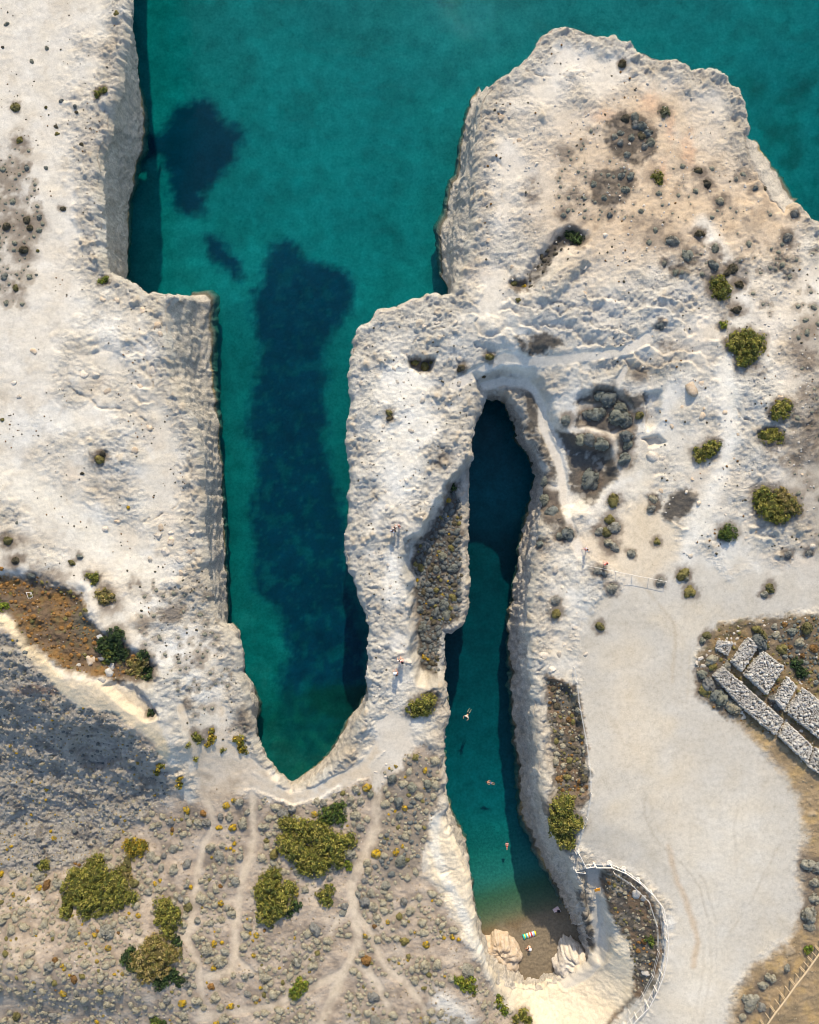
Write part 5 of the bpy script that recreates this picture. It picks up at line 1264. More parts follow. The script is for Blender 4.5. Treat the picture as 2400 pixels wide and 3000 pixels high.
for x, y, r in rr_([(1555,1640),(1620,1600),(1690,1700),(1700,1900),(1590,1960),(1600,2250),(1640,2340),(1610,2400),(1580,2200),(1565,1900)], 160, 4, 13): put_rock(x, y, r, 'rock', 'cream rock along the east rim of the narrow cove', 'rocks on the cove rim')

# two big rocks standing on the beach
def outcrop(name, label, poly, hgt, key, seed, lean=(0, 0)):
    pts = [W(a, b, 0.5) for a, b in poly]
    cx = sum(p[0] for p in pts) / len(pts); cy = sum(p[1] for p in pts) / len(pts)
    n = len(pts); rings = 18; sub = 6
    ring = []
    for i in range(n):
        for k in range(sub):
            t = k / sub; a = pts[i]; b = pts[(i + 1) % n]
            ring.append((a[0] + (b[0] - a[0]) * t - cx, a[1] + (b[1] - a[1]) * t - cy))
    ring = np.array(ring); m = len(ring); V = []
    for r in range(rings):
        t = r / (rings - 1); sc = math.cos(t * math.pi / 2) ** 0.75 if t < 1 else 0.03
        z = hgt * math.sin(t * math.pi / 2) ** 1.1 - (0.6 if r == 0 else 0)
        x = ring[:, 0] * sc + lean[0] * t; y = ring[:, 1] * sc + lean[1] * t
        nz = fbm(x * 1.0 + seed, y + z * 0.7, 1.3, seed, 3) + 0.6 * (0.5 - np.abs(fbm(x + 3.1, y + z, 0.8, seed + 5, 3)) * 2)
        nz = nz + 0.35 * (rng.random(m) - 0.5); rad = 1 + 0.20 * nz
        V.append(np.column_stack([x * rad, y * rad, np.full(m, z) + 0.6 * nz * min(1, r)]))
    V = np.concatenate(V)
    idx = np.arange(rings * m).reshape(rings, m); nx_ = np.roll(idx, -1, 1)
    Qr = np.stack([idx[:-1].ravel(), nx_[:-1].ravel(), nx_[1:].ravel(), idx[1:].ravel()], 1)
    me = mesh_np(name, V, Qr, M[key], smooth=False); link(name, me, None, (cx, cy, 0.3), None, label, 'rock')
outcrop('beach_outcrop', 'grey-white pointed rock mass at the right end of the beach', [(1622,2835),(1619,2803),(1632,2777),(1640,2756),(1650,2737),(1666,2739),(1681,2752),(1697,2763),(1712,2780),(1725,2820),(1700,2860),(1650,2860)], 2.8, 'rock', 31, (0.6, -0.6))
outcrop('beach_outcrop', 'bright cream rock spur at the left end of the beach', [(1400,2760),(1415,2750),(1439,2743),(1452,2728),(1466,2733),(1488,2735),(1507,2750),(1519,2766),(1526,2790),(1520,2830),(1470,2840),(1420,2800)], 1.7, 'rock_tan', 47, (-0.3, -0.8))

# ------------------------------------------------------------------ ruined dry-stone walls
SMALL = [rock_shape(330 + k, 1, 0.75) for k in range(5)]
def ruin(label, quad, step, hgt, seed):
    f = .23193
    q = [(2000 + a * f, 1780 + b * f) for a, b in quad]
    cx = sum(p[0] for p in q) / 4; cy = sum(p[1] for p in q) / 4
    x0, y0, z0 = G(cx, cy)
    root = thing('ruined_wall', (x0, y0, z0), label, 'ruin', 'ruined stone walls at the right edge')
    zt = z0 + hgt
    wq = [np.array(W(a, b, zt)) - (x0, y0) for a, b in q]
    m = MB()
    b0 = [(p[0], p[1], -0.5) for p in wq]; cc_ = sum(wq) / 4
    b0 = [(cc_[0] + (p[0] - cc_[0]) * 0.95, cc_[1] + (p[1] - cc_[1]) * 0.95, -0.5) for p in wq]; b1 = [(cc_[0] + (p[0] - cc_[0]) * 0.88, cc_[1] + (p[1] - cc_[1]) * 0.88, hgt - 0.28) for p in wq]
    m.v = b0 + b1; m.f = [(4, 5, 6, 7), (0, 1, 5, 4), (1, 2, 6, 5), (2, 3, 7, 6), (3, 0, 4, 7)]; m.m = [0] * 5
    link('rubble_core', m.mesh('rubble_core', M['soil']), root)
    r = random.Random(seed); n = 0
    fv = []; ff = []; off = 0
    area = abs(np.cross(wq[2] - wq[0], wq[3] - wq[1])) / 2
    per = [(wq[i], wq[(i + 1) % 4]) for i in range(4)]; plen = sum(np.linalg.norm(b_ - a_) for a_, b_ in per)
    def chip(p, z, sz):
        nonlocal off
        v_, f_ = SMALL[r.randrange(len(SMALL))]
        an = r.uniform(0, 6.28); c_, s_ = math.cos(an), math.sin(an)
        q_ = v_ * sz; fv.append(np.column_stack([q_[:, 0] * c_ - q_[:, 1] * s_ + p[0], q_[:, 0] * s_ + q_[:, 1] * c_ + p[1], q_[:, 2] + z])); ff.append(f_ + off); off += len(v_)
    for _ in range(int(area / 0.022)):
        u, v = r.uniform(0.0, 1.0), r.uniform(0.0, 1.0)
        chip((wq[0] * (1 - u) + wq[1] * u) * (1 - v) + (wq[3] * (1 - u) + wq[2] * u) * v, hgt - 0.17 + r.uniform(-.05, .05), r.uniform(0.09, 0.17))
    for _ in range(int(plen * hgt / 0.03)):
        a_, b_ = per[r.randrange(4)]; t_ = r.random(); h_ = r.uniform(-0.1, hgt - 0.15)
        p = a_ + (b_ - a_) * t_; k_ = 0.95 + 0.07 * (1 - h_ / hgt) + r.uniform(-0.03, 0.03)
        chip(cc_ + (p - cc_) * k_, h_, r.uniform(0.11, 0.22))
    link('small_stones', mesh_np('small_stones', np.concatenate(fv), np.concatenate(ff), M['stone'], smooth=False), root, kind='stuff')
    e1 = np.linalg.norm(wq[1] - wq[0]); e2 = np.linalg.norm(wq[3] - wq[0])
    nu = max(2, int(e1 / step)); nv = max(2, int(e2 / step)); 
    while nu * nv > 290: step *= 1.05; nu = max(2, int(e1 / step)); nv = max(2, int(e2 / step))
    for i in range(nu):
        for j in range(nv):
            u = (i + 0.5 + r.uniform(-.45, .45)) / nu; v = (j + 0.5 + (0.5 * (i % 2) - .25) * 0.6 + r.uniform(-.45, .45)) / nv
            u = min(max(u, -.03), 1.03); v = min(max(v, -.03), 1.03)
            p = (wq[0] * (1 - u) + wq[1] * u) * (1 - v) + (wq[3] * (1 - u) + wq[2] * u) * v
            s = step * r.choice([0.42, 0.52, 0.6, 0.68, 0.85]) * r.uniform(0.9, 1.1)
            if r.random() < 0.10: continue
            edge = min(u, 1 - u, v, 1 - v)
            o = link('stone', STONES[r.randrange(8)], root, (p[0], p[1], hgt - 0.10 + r.uniform(-.06, .05) - (0.12 if edge < .06 else 0)))
            o.rotation_euler = (r.uniform(-.4, .4), r.uniform(-.4, .4), r.uniform(0, 6.28)); o.scale = (s * r.uniform(.85, 1.2), s * r.uniform(.85, 1.2), s * .8)
ruin('smallest heap of pale stones at the upper left of the ruins', [(470,430),(640,440),(580,610),(440,530)], 0.42, 0.5, 1)
ruin('narrow stone wall second from the left among the ruins', [(850,390),(970,490),(760,810),(640,690)], 0.36, 0.8, 2)
ruin('square stone platform in the middle of the ruins', [(1040,560),(1290,760),(1080,1100),(820,860)], 0.36, 1.0, 3)
ruin('fine-stoned upper half of the long ruined wall facing the lot', [(530,765),(900,1090),(760,1260),(420,880)], 0.34, 0.9, 4)
ruin('coarse-stoned lower half of the long ruined wall facing the lot', [(910,1100),(1290,1430),(1180,1610),(770,1270)], 0.46, 0.9, 5)
ruin('short narrow wall right of the square stone platform', [(1340,890),(1450,1000),(1290,1290),(1195,1170)], 0.36, 0.8, 6)
ruin('large stone platform cut by the right edge', [(1540,1030),(1790,1220),(1790,1690),(1340,1330)], 0.38, 1.0, 7)
ruin('stone wall below the large platform, beside dry grass', [(1350,1480),(1650,1760),(1590,1970),(1245,1640)], 0.38, 0.9, 8)
ruin('lowest bit of stone wall cut by the right edge', [(1690,1780),(1830,1860),(1780,2130),(1600,2010)], 0.38, 0.8, 9)
GS = 'loose stones beside the ruins'
for a, b, r in [(260,740,14),(225,640,12),(300,600,10),(180,700,9),(770,1380,16),(750,1320,14),(340,550,8),(610,390,7),(560,390,6),(690,390,6),(705,235,6),(650,330,5),(1030,225,6),(660,460,7),(700,300,5),(1120,1760,4),(1310,1440,8),(1490,950,8),(1500,1560,7)]:
    f = .23193; x, y, z = G(2000 + a * f, 1780 + b * f)
    put_rock(2000 + a * f, 1780 + b * f, r * 0.7 + 1.0, 'rock', 'loose pale stone lying beside the ruined walls', GS)

# ------------------------------------------------------------------ fences
def at(px, py, h=0.0):
    x, y, z = G(px, py); return Vector((x, y, z + h))
def rail_fence(name, label, bases, mat, h, footings, low, rp=0.06, double=False, thin=True, group=None):
    P = [at(*b) for b in bases]
    root = thing(name, P[0], label, 'fence', group)
    o0 = P[0]
    for i, p in enumerate(P):
        q = p - o0
        m = MB()
        if double:
            d = (P[min(i + 1, len(P) - 1)] - P[max(i - 1, 0)]); d.z = 0; d.normalize()
            for s in (-1, 1): m.tube(q + d * (0.09 * s) + Vector((0, 0, -0.3)), q + d * (0.09 * s) + Vector((0, 0, h)), 0.055, 7)
        else: m.box(q + Vector((0, 0, h / 2 - 0.15)), (rp * 2.2, rp * 2.2, h + 0.3), 0.4)
        post = link('post', m.mesh('post', mat), root)
        if footings and i in footings:
            f = MB(); f.tube(q + Vector((0, 0, -0.3)), q + Vector((0, 0, 0.14)), footings[i], 14, r2=footings[i] * 0.9)
            link('footing', f.mesh('footing', M['concrete']), post)
    for a, b in zip(P[:-1], P[1:]):
        a = a - o0; b = b - o0
        m = MB(); m.tube(a + Vector((0, 0, h)), b + Vector((0, 0, h)), rp * 1.15, 6); link('top_rail', m.mesh('top_rail', mat), root)
        if low:
            m = MB(); m.tube(a + Vector((0, 0, low)), b + Vector((0, 0, low)), rp * 0.8, 6); link('lower_rail', m.mesh('lower_rail', mat), root)
        if thin:
            c = (a + b) / 2; m = MB(); m.tube(c + Vector((0, 0, -0.2)), c + Vector((0, 0, h)), rp * 0.6, 6); link('baluster', m.mesh('baluster', mat), root)
    return root
rail_fence('white_railing', 'curved white wooden railing along the edge of the gravel lot', [(1741,2528),(1786,2528),(1827,2545),(1870,2576),(1906,2609),(1934,2646),(1945,2698),(1949,2746),(1943,2794),(1934,2842),(1916,2887),(1891,2931),(1859,2966),(1827,2996),(1785,3030)], M['white_wood'], 1.35, {1: 0.42, 2: 0.36, 3: 0.30, 4: 0.18, 7: 0.2, 8: 0.18, 9: 0.2, 11: 0.25, 13: 0.25}, 0.35, 0.055)
rail_fence('entrance_railing', 'short white railing beside the steps at the top of the curved railing', [(1693,2494),(1711,2530),(1738,2526)], M['white_wood'], 1.25, {0: 0.30}, 0.45, 0.055)
rail_fence('entrance_gate', 'white frame across the path at the head of the steps', [(1684,2544),(1712,2552)], M['white_wood'], 1.1, {0: 0.25}, 0.55, 0.055, thin=False)
rail_fence('wooden_fence', 'tan wooden fence with paired posts at the lower right corner', [(2410,2738),(2388,2770),(2366,2802),(2344,2832),(2315,2869),(2286,2909),(2257,2947),(2228,2988),(2199,3028)], M['tan_wood'], 1.35, None, 0, 0.085, True)
rail_fence('rope_fence', 'thin straight rail above dark shrubs at the top of the gravel lot', [(1707,1654),(1756,1664),(1804,1674),(1852,1684),(1900,1693),(1946,1702)], M['white_wood'], 0.9, None, 0, 0.024, thin=False)
def wire_fence(label, bases, h=0.95, two=True, name='wire_fence'):
    P = [at(*b) for b in bases]; root = thing(name, P[0], label, 'fence')
    for p in P:
        q = p - P[0]; m = MB(); m.tube(q + Vector((0, 0, -0.3)), q + Vector((0, 0, h)), 0.04, 6); link('post', m.mesh('post', M['white_wood']), root)
    for k, hh in enumerate([h - 0.05] + ([h * 0.5] if two else [])):
        m = MB()
        for a, b in zip(P[:-1], P[1:]):
            a = a - P[0]; b = b - P[0]
            mid_ = (a + b) / 2 + Vector((0, 0, -0.06)); z = Vector((0, 0, hh))
            m.tube(a + z, mid_ + z, 0.024, 5); m.tube(mid_ + z, b + z, 0.024, 5)
        link('wire', m.mesh('wire', M['wire']), root)
wire_fence('thin wire fence running down the left side of the gravel lot', [(1680,1953),(1688,1996),(1694,2056),(1698,2078),(1717,2178),(1726,2245),(1730,2320),(1717,2393),(1706,2420),(1684,2493)])
wire_fence('thin wire fence inside the curved white railing', [(1797,2553),(1848,2586),(1898,2636),(1921,2705),(1925,2780),(1908,2850),(1880,2905),(1840,2955),(1800,2990)])
wire_fence('rope along the outer side of the stepped path to the beach', [(1684,2544),(1696,2570),(1712,2602),(1740,2623)], 0.8, False, 'path_rope')

# ------------------------------------------------------------------ people
SK = mat_plain('skin', (0.62, 0.33, 0.22), 0.6, 0.05); SKT = mat_plain('skin_tanned', (0.48, 0.25, 0.16), 0.6, 0.05)
CL = {k: mat_plain('cloth_' + k, c, 0.85, 0.08) for k, c in {'white': (0.78, 0.76, 0.74), 'black': (0.02, 0.02, 0.025), 'red': (0.55, 0.08, 0.07), 'pink': (0.70, 0.36, 0.34), 'blue': (0.10, 0.16, 0.34), 'pale_blue': (0.50, 0.60, 0.74), 'hair': (0.035, 0.022, 0.018), 'brown': (0.13, 0.07, 0.045), 'straw': (0.62, 0.52, 0.36)}.items()}
def skinned(name, pts, edges, rad, mat, parent, root_i=0, sub=2):
    me = bpy.data.meshes.new(name); me.from_pydata(pts, edges, []); me.materials.append(mat)
    o = link(name, me, parent)
    md = o.modifiers.new('skin', 'SKIN'); md.use_smooth_shade = True
    if not me.skin_vertices: 
        pass
    sv = me.skin_vertices[0].data if me.skin_vertices else None
    if sv is None: return o
    for i, r in enumerate(rad):
        sv[i].radius = (r, r) if not isinstance(r, tuple) else r
    sv[root_i].use_root = True
    s = o.modifiers.new('sub', 'SUBSURF'); s.levels = sub; s.render_levels = sub
    return o
POSE = {
 # joints: pelvis, chest, neck, head, then (shoulder, elbow, wrist, fingertips) L R, (hip, knee, ankle, toe) L R ; figure faces +Y
 'stand': dict(p=(0,0,.95), c=(0,0,1.33), n=(0,.01,1.50), h=(0,.03,1.66), a=[(.20,0,1.42),(.27,.02,1.15),(.27,.10,.90),(.26,.14,.80)], l=[(.10,0,.90),(.11,.03,.49),(.12,-.02,.08),(.13,.16,.03)]),
 'walk': dict(p=(0,0,.94), c=(0,.03,1.32), n=(0,.05,1.49), h=(0,.08,1.65), a=[(.20,.03,1.42),(.26,.14,1.17),(.25,.30,.98),(.24,.36,.92)], l=[(.10,0,.90),(.11,.18,.50),(.12,.26,.08),(.13,.44,.05)], r=[(-.10,0,.90),(-.11,-.05,.48),(-.12,-.30,.12),(-.12,-.16,.03)]),
 'sit': dict(p=(0,0,.12), c=(0,-.06,.50), n=(0,-.02,.66), h=(0,.03,.82), a=[(.20,-.05,.58),(.30,-.05,.32),(.27,.22,.26),(.24,.30,.25)], l=[(.10,.04,.12),(.16,.42,.42),(.15,.66,.08),(.15,.82,.06)]),
 'float': dict(p=(0,0,-.06), c=(0,.38,.0), n=(0,.55,.02), h=(0,.72,.06), a=[(.20,.47,.0),(.34,.30,-.02),(.36,.06,.0),(.36,-.03,.0)], l=[(.10,-.05,-.06),(.12,-.45,-.05),(.13,-.80,-.10),(.13,-.92,-.06)]),
 'swim': dict(p=(0,0,-.28), c=(0,.26,-.05), n=(0,.36,.08), h=(0,.42,.22), a=[(.20,.30,.02),(.42,.44,-.05),(.34,.70,-.05),(.26,.78,-.05)], l=[(.10,-.05,-.30),(.16,-.38,-.55),(.16,-.75,-.60),(.16,-.9,-.62)]),
}
def person(label, px, py, pose, face, top, bottom, hair='hair', skin=SK, zoff=0.0, hat=None, water=False, scale=1.0, pack=None):
    if water: x, y = W(px, py, 0.1); z = 0.02
    elif pose == 'beach': pass
    if not water: x, y, z = G(px, py)
    if zoff: x, y = W(px, py, zoff); z = zoff
    root = thing('person', (x, y, z), label, 'person', None, face)
    root.scale = (scale,) * 3
    J = POSE[pose]
    pts = [J['p'], J['c'], J['n'], J['h']]; rad = [(.145, .12), (.155, .115), .055, .10]
    pts.append((J['h'][0], J['h'][1] + .01, J['h'][2] + .10)); rad.append(.075)
    nose = (J['h'][0], J['h'][1] + .115, J['h'][2] - .01); pts.append(nose); rad.append(.018)
    E = [(0, 1), (1, 2), (2, 3), (3, 4), (3, 5)]
    for s in (1, -1):
        arm = J['a'] if s == 1 or 'ra' not in J else J['ra']
        prev = 1
        for k, (q, r) in enumerate(zip(arm, (.062, .046, .034, .03))):
            pts.append((q[0] * s, q[1], q[2])); rad.append(r); E.append((prev, len(pts) - 1)); prev = len(pts) - 1
        wr = prev - 1; w = Vector(pts[wr]); t = Vector(pts[prev]); d = (t - w).normalized(); sd_ = d.orthogonal().normalized()
        for k in range(4):
            off_ = sd_ * (0.022 * (k - 1.5)); pts.append(tuple(t + off_ + d * (0.075 - 0.01 * abs(k - 1.3)))); rad.append(.0095); E.append((prev, len(pts) - 1))
        pts.append(tuple(w + d * 0.05 + sd_ * 0.06)); rad.append(.010); E.append((wr, len(pts) - 1))
    for s in (1, -1):
        leg = J['l'] if s == 1 else [(-q[0], q[1], q[2]) for q in J['l']]
        if s == -1 and 'r' in J: leg = J['r']
        prev = 0
        for q, r in zip(leg, (.092, .062, .042, .035)):
            pts.append(q); rad.append(r); E.append((prev, len(pts) - 1)); prev = len(pts) - 1
    skinned('body', pts, E, rad, skin, root)
    n = Vector(J['n']); c = Vector(J['c']); p = Vector(J['p']); a = J['a']
    if top:
        tp = [tuple(p.lerp(c, .35)), tuple(c), tuple(c.lerp(n, .62))]; te = [(0, 1), (1, 2)]; tr_ = [(.155, .13), (.172, .13), .085]
        for s in (1, -1):
            s0 = Vector((a[0][0] * s, a[0][1], a[0][2])); s1 = Vector((a[1][0] * s, a[1][1], a[1][2]))
            tp += [tuple(s0), tuple(s0.lerp(s1, .6))]; tr_ += [.078, .066]; te += [(1, len(tp) - 2), (len(tp) - 2, len(tp) - 1)]
        skinned('shirt', tp, te, tr_, CL[top], root)
    if bottom:
        tp = [tuple(p.lerp(c, .15))]; te = []; tr_ = [(.160, .138)]
        for s in (1, -1):
            leg = J['l'] if s == 1 else [(-q[0], q[1], q[2]) for q in J['l']]
            if s == -1 and 'r' in J: leg = J['r']
            h0 = Vector(leg[0]); k0 = Vector(leg[1])
            tp += [tuple(h0), tuple(h0.lerp(k0, .7))]; tr_ += [.108, .088]; te += [(0, len(tp) - 2), (len(tp) - 2, len(tp) - 1)]
        skinned('shorts', tp, te, tr_, CL[bottom], root)
    hd = Vector(J['h'])
    v, f = ICO[2]; k = (v[:, 2] > -0.25) | (v[:, 1] < -0.35)
    hv = v * (.118, .125, .12) + np.array(hd + Vector((0, -.012, .055))); kf = k[f].all(1)
    link('hair', mesh_np('hair', hv, f[kf], CL[hair]), root)
    if hat:
        m = MB(); b = hd + Vector((0, 0, .09)); m.tube(b, b + Vector((0, 0, .02)), .24, 16, r2=.22); m.tube(b + Vector((0, 0, .02)), b + Vector((0, 0, .13)), .13, 14, r2=.10)
        link('sun_hat', m.mesh('sun_hat', CL[hat], True), root)
    if pack:
        m = MB(); b = c + Vector((0, -.22, 0)); m.box(b, (.30, .18, .42)); link('backpack', m.mesh('backpack', CL[pack]), root)
    return root
person('person in white shirt with black shorts, middle of the three on the rib', 1158, 1546, 'walk', 0.6, 'white', 'black')
person('person in pale pink top and dark bottoms, right of the three on the rib', 1170, 1541, 'stand', 2.2, 'pink', 'black', 'brown')
person('person in striped blue-white top, left of the three on the rib', 1150, 1556, 'stand', -0.6, 'pale_blue', 'blue')
person('person in a white shirt, upper of the group at the rib\'s narrow end', 1171, 1930, 'walk', 0.1, 'white', 'brown')
person('person with bare arms and a dark bag, right of the white-shirted one', 1178, 1932, 'stand', 0.4, 'pink', 'white', pack='black')
person('person in a white top with a sun hat, lower pair at the rib\'s narrow end', 1158, 1966, 'walk', 0.0, 'white', 'black', hat='white')
person('person in dark brown clothes beside the one in a sun hat', 1164, 1970, 'stand', 1.0, 'brown', 'pink')
person('person in a pale blue shirt on the sandy path, casting a long shadow', 1711, 1609, 'walk', -1.2, 'pale_blue', 'pink')
person('person in a red top bending near the thin straight rail', 1769, 1651, 'walk', 0.5, 'red', 'pink', skin=SK)
person('swimmer with white top, highest of the three in the narrow cove', 1371, 2095, 'swim', 2.6, 'white', 'black', water=True)
person('swimmer in the middle of the narrow cove, lying side on', 1436, 2294, 'float', 1.3, None, 'blue', skin=SKT, water=True, scale=0.8)
person('sunlit swimmer floating nearest the beach', 1486, 2478, 'float', 0.0, 'pink', 'red', water=True, scale=0.75)
def beach_z(px, py):
    x, y = W(px, py, 0.7); return float(bed_z(np.array([x]), np.array([y]))[0])
person('person sitting on the sunny sand in white with a white hat', 1551, 2771, 'sit', 2.4, 'white', 'straw', hat='white', zoff=beach_z(1551, 2771))

# ------------------------------------------------------------------ beach things, sign, debris
def cloth_sheet(name, label, cat, px, py, rz, lx, ly, mat, z0, thick=0.02):
    x, y = W(px, py, z0)
    nx_, ny_ = 14, 20; V = []; F = []
    for j in range(ny_ + 1):
        for i in range(nx_ + 1):
            u = (i / nx_ - .5) * lx; v = (j / ny_ - .5) * ly
            V.append((u, v, 0.07 + 0.02 * math.sin(5 * u + 3 * v) + 0.015 * math.sin(9 * v)))
    for j in range(ny_):
        for i in range(nx_):
            a = j * (nx_ + 1) + i; F.append((a, a + 1, a + nx_ + 2, a + nx_ + 1))
    me = mesh_np(name, V, F, mat); o = link(name, me, None, (x, y, z0), None, label, cat); o.rotation_euler = (0, 0, rz)
    so = o.modifiers.new('thick', 'SOLIDIFY'); so.thickness = thick
    return o
def mat_stripes(name, c1, c2, freq):
    m, nt, out = new_mat(name); p = node(nt, 'ShaderNodeBsdfPrincipled', Roughness=0.9)
    w = node(nt, 'ShaderNodeTexWave', Scale=freq, Distortion=0.2); w.bands_direction = 'X'
    nt.links.new(obj_co(nt), w.inputs['Vector'])
    c = mixc(nt, 'MIX', ramp(nt, w.outputs['Fac'], [(0.45, 0.0), (0.55, 1.0)]), c1, c2)
    nt.links.new(c, p.inputs['Base Color']); nt.links.new(p.outputs[0], out.inputs[0]); return m
zt_ = beach_z(1635, 2671)
cloth_sheet('beach_towel', 'red and white striped beach towel on shaded sand', 'towel', 1634, 2671, 0.55, 0.95, 1.5, mat_stripes('towel_stripes', (0.72, 0.30, 0.26), (0.80, 0.74, 0.70), 1.9), zt_)
def bag():
    x, y = W(1636, 2668, zt_); root = thing('beach_bag', (x, y, zt_ + 0.08), 'dark bag lying on the striped towel', 'bag')
    v, f = ICO[3]; p = np.sign(v) * np.abs(v) ** 0.6 * (0.24, 0.19, 0.13); p[:, 2] += 0.13
    link('pouch', mesh_np('pouch', p, f, CL['black']), root)
    m = MB()
    for k in range(8):
        a, b = math.pi * k / 8, math.pi * (k + 1) / 8
        m.tube((0.16 * math.cos(a), -0.05, 0.22 + 0.10 * math.sin(a)), (0.16 * math.cos(b), -0.05, 0.22 + 0.10 * math.sin(b)), 0.015, 5)
    link('handle', m.mesh('handle', CL['brown']), root)
bag()
def lilo():
    z = beach_z(1553, 2737); x, y = W(1553, 2737, z)
    root = thing('air_mattress', (x, y, z), 'multicoloured inflatable air mattress on sunny sand', 'air mattress', None, 0.30)
    cols = [('yellow', (0.85, 0.68, 0.05)), ('teal', (0.04, 0.50, 0.46)), ('white', (0.80, 0.80, 0.80)), ('orange', (0.85, 0.30, 0.03)), ('white', (0.80, 0.80, 0.80)), ('red', (0.70, 0.06, 0.05)), ('white', (0.8, 0.8, 0.8)), ('sky', (0.35, 0.55, 0.78)), ('yellow', (0.85, 0.72, 0.10))]
    for k, (nm, c) in enumerate(cols):
        m = MB(); xk = -0.80 + 1.6 * k / 8
        mt = bpy.data.materials.get('vinyl_' + nm) or mat_plain('vinyl_' + nm, c, 0.4, 0.04)
        m.tube((xk, -0.34, 0.13), (xk, 0.34, 0.13), 0.108, 10)
        link('air_tube', m.mesh('air_tube', mt, True), root)
    m = MB(); m.tube((-0.98, -0.36, 0.17), (-0.98, 0.36, 0.17), 0.15, 10); link('headrest', m.mesh('headrest', bpy.data.materials['vinyl_teal'], True), root)
lilo()
def sign():
    p = at(1745, 2597); root = thing('orange_sign', p, 'small orange sign board standing on the stepped path', 'sign', None, 0.25)
    m = MB(); m.tube((0, 0, -0.3), (0, 0, 0.9), 0.04, 8); link('post', m.mesh('post', M['white_wood']), root)
    m = MB(); m.box((0, 0.02, 0.93), (0.78, 0.06, 0.55), tilt=Matrix.Rotation(-1.1, 3, 'X')); link('board', m.mesh('board', mat_plain('orange_paint', (0.85, 0.33, 0.02), 0.6, 0.06)), root)
sign()
def slab():
    p = at(293, 1864); root = link('white_board', None, None, None); bpy.data.objects.remove(root)
    m = MB(); m.box((0, 0, 0.12), (0.66, 0.48, 0.07), 0, 0, Matrix.Rotation(0.15, 3, 'X')); m.box((0.05, -0.24, 0.03), (0.5, 0.06, 0.14))
    o = link('white_board', m.mesh('white_board', M['concrete']), None, p, None, 'flat white board lying in the rusty hollow', 'board'); o.rotation_euler = (0, 0, 0.45)
slab()
def broken_frame():
    p = at(88, 1742); root = thing('broken_frame', p, 'broken pale wooden frame lying in the rusty hollow near the left edge', 'debris', None, 0.3)
    for a, b in (((-.35, -.4, .1), (-.25, .45, .35)), ((.25, -.5, .1), (.35, .25, .3)), ((-.3, .4, .32), (.38, .22, .3)), ((-.1, -.55, .1), (.3, .2, .3)), ((.2, -.5, .1), (.28, -.85, .08)), ((-.35, -.4, .12), (.22, -.45, .12))):
        m = MB(); m.tube(a, b, 0.045, 6); link('wooden_bar', m.mesh('wooden_bar', M['white_wood']), root)
broken_frame()
for px, py, r in ((1101,2261,6),(1131,2275,6),(1132,2240,5),(1122,2292,6),(1119,2294,4)):
    put_rock(px, py, r, 'rock', 'small marker stone along the pale path near the rib', 'marker stones')

# ------------------------------------------------------------------ labels that say which shrub or rock it is
LM = [(290,2600,'largest lower left bush'),(490,2690,'tall narrow olive bush'),(450,2810,'golden-topped bush'),(930,2480,'wide middle bush'),(800,2620,'big middle olive bush'),(953,2622,'small round bush by the central footpath'),
 (874,2895,'bright oval bush near the bottom'),(1240,2065,'olive bush between the inlets'),(1645,2405,'large bush inside the wire fence'),(2185,1015,'large upper right bush'),(2286,1200,'upper bush of the right pair'),(2260,1278,'lower bush of the right pair'),
 (2073,1320,'bush leaning on pale rocks'),(2260,1480,'largest right-hand bush'),(2133,1561,'round bush above the lot'),(2108,845,'half-olive headland bush'),(1687,693,'bush at the trench end'),(1925,520,'small olive headland bush'),(1945,329,'grey-green headland bush'),
 (271,1693,'bush above the rusty hollow'),(325,1895,'dark thicket of the hollow'),(405,1950,'golden-green bush of the hollow'),(295,272,'little bush on the left cliff rim'),(302,823,'bush at the left cliff corner'),(399,2482,'yellow-tipped bush'),(130,2533,'single round green bush'),
 (1370,2880,'bush on the ridge above the beach'),(1465,2940,'shrub by the bottom pale slope'),(704,2180,'yellow-green bush nearest the wide inlet'),(620,2160,'yellow-flowered bush above the scrub'),(526,2290,'yellow-topped bush at the slope edge'),(466,2250,'golden bush below the ridge'),
 (1326,1428,'dark bush on the rib shelf'),(1160,1548,'three people on the rib'),(1168,1950,'people at the rib end'),(1711,1610,'person in pale blue'),(1769,1651,'person in red'),(2027,1139,'big orange-tan rock'),(263,1937,'largest tan boulder'),(1758,1835,'single olive shrub of the lot'),
 (2255,1972,'square stone platform'),(88,1742,'broken wooden frame'),(1021,2537,'tiny bright bush by the footpath'),(2364,2782,'bright tuft by the wooden fence'),(1874,1217,'round brownish shrub ringed by paths'),(1593,1922,'upper cream boulder of the cove rim'),(1745,2597,'orange sign'),(376,1487,'tiny bright yellow shrub'),(167,392,'small olive shrub of the plateau')]
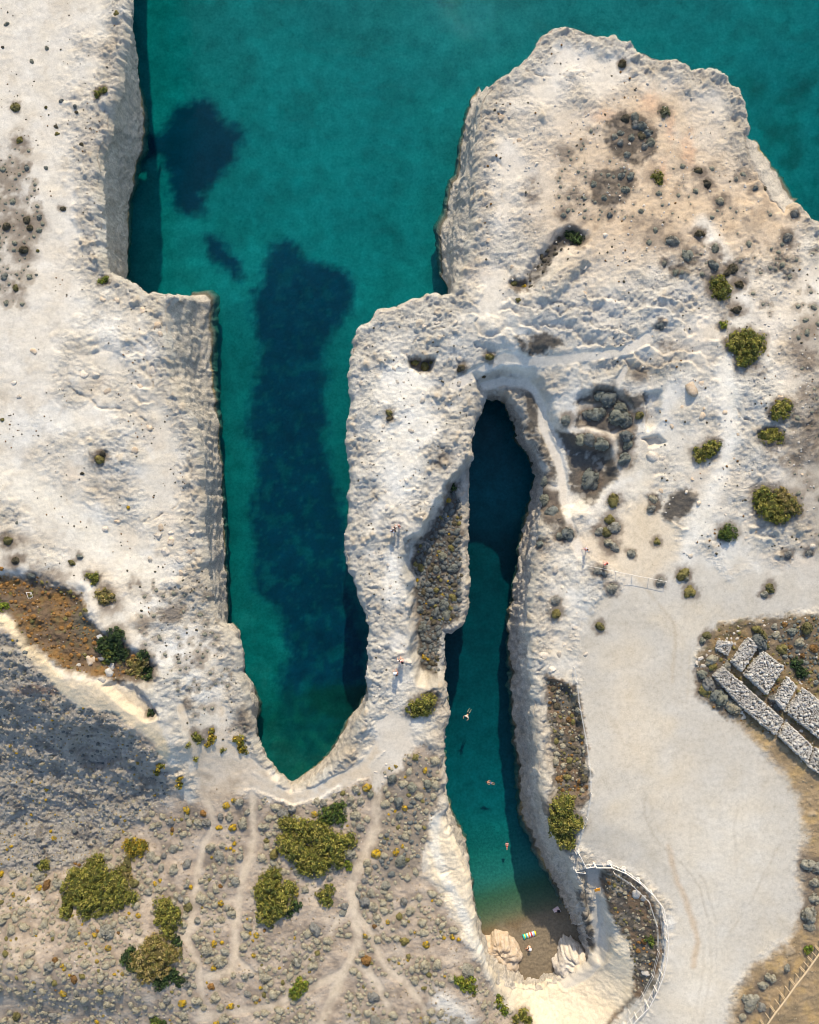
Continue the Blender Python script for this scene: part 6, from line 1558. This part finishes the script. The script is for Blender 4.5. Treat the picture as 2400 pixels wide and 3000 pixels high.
ONES = ['', 'first', 'second', 'third', 'fourth', 'fifth', 'sixth', 'seventh', 'eighth', 'ninth', 'tenth', 'eleventh', 'twelfth', 'thirteenth', 'fourteenth', 'fifteenth', 'sixteenth', 'seventeenth', 'eighteenth', 'nineteenth']
def ordinal(n):
    if n == 1: return 'nearest'
    if n < 20: return ONES[n] + ' nearest'
    t = {2: 'twent', 3: 'thirt', 4: 'fort', 5: 'fift'}[min(n // 10, 5)]
    return (t + 'ieth' if n % 10 == 0 else t + 'y-' + ONES[n % 10]) + ' nearest'
buck = {}
for o, px, py, kp in AUTO:
    d, k = min(((px - a) ** 2 + (py - b) ** 2, i) for i, (a, b, t) in enumerate(LM))
    a, b, t = LM[k]; dx, dy = px - a, py - b
    w = ('right of' if dx > 0 else 'left of') if abs(dx) > abs(dy) else ('below' if dy > 0 else 'above')
    buck.setdefault((kp, w, t), []).append((d, o.name, o))
for (kp, w, t), lst in buck.items():
    for n, (d, _, o) in enumerate(sorted(lst, key=lambda q: q[:2]), 1):
        o['label'] = f'{kp}, {ordinal(n)} {w} the {t}' if len(lst) > 1 else f'{kp} {w} the {t}'

# leaf litter and bare soil round the plants, then the ground colours are final
def litter(items, k, col, amt):
    for px, py, r in items:
        R = r * k + 4
        m = (np.abs(PXX - px) < R * 1.6) & (np.abs(PYY - py) < R * 1.6)
        idx = np.nonzero(m)[0]
        if not len(idx): continue
        d = np.sqrt((QX[idx] - px) ** 2 + (QY[idx] - py) ** 2) / R
        w = ((1 - sstep(0.55, 1.25, d)) * amt)[:, None]
        C[idx] = C[idx] * (1 - w) + np.array(col) * w
litter([o for o in OCC if not (o[1] > 2150 and o[0] < 1500) and o[2] > 8], 1.35, (0.15, 0.12, 0.095), 0.75)
litter(more, 1.7, (0.23, 0.19, 0.15), 0.6)
litter([(x, y, r) for x, y, r, a, k in kinds if a == 'scrub' and r > 7], 1.2, (0.24, 0.195, 0.15), 0.4)
C *= np.array((1.0, 0.99, 0.955))
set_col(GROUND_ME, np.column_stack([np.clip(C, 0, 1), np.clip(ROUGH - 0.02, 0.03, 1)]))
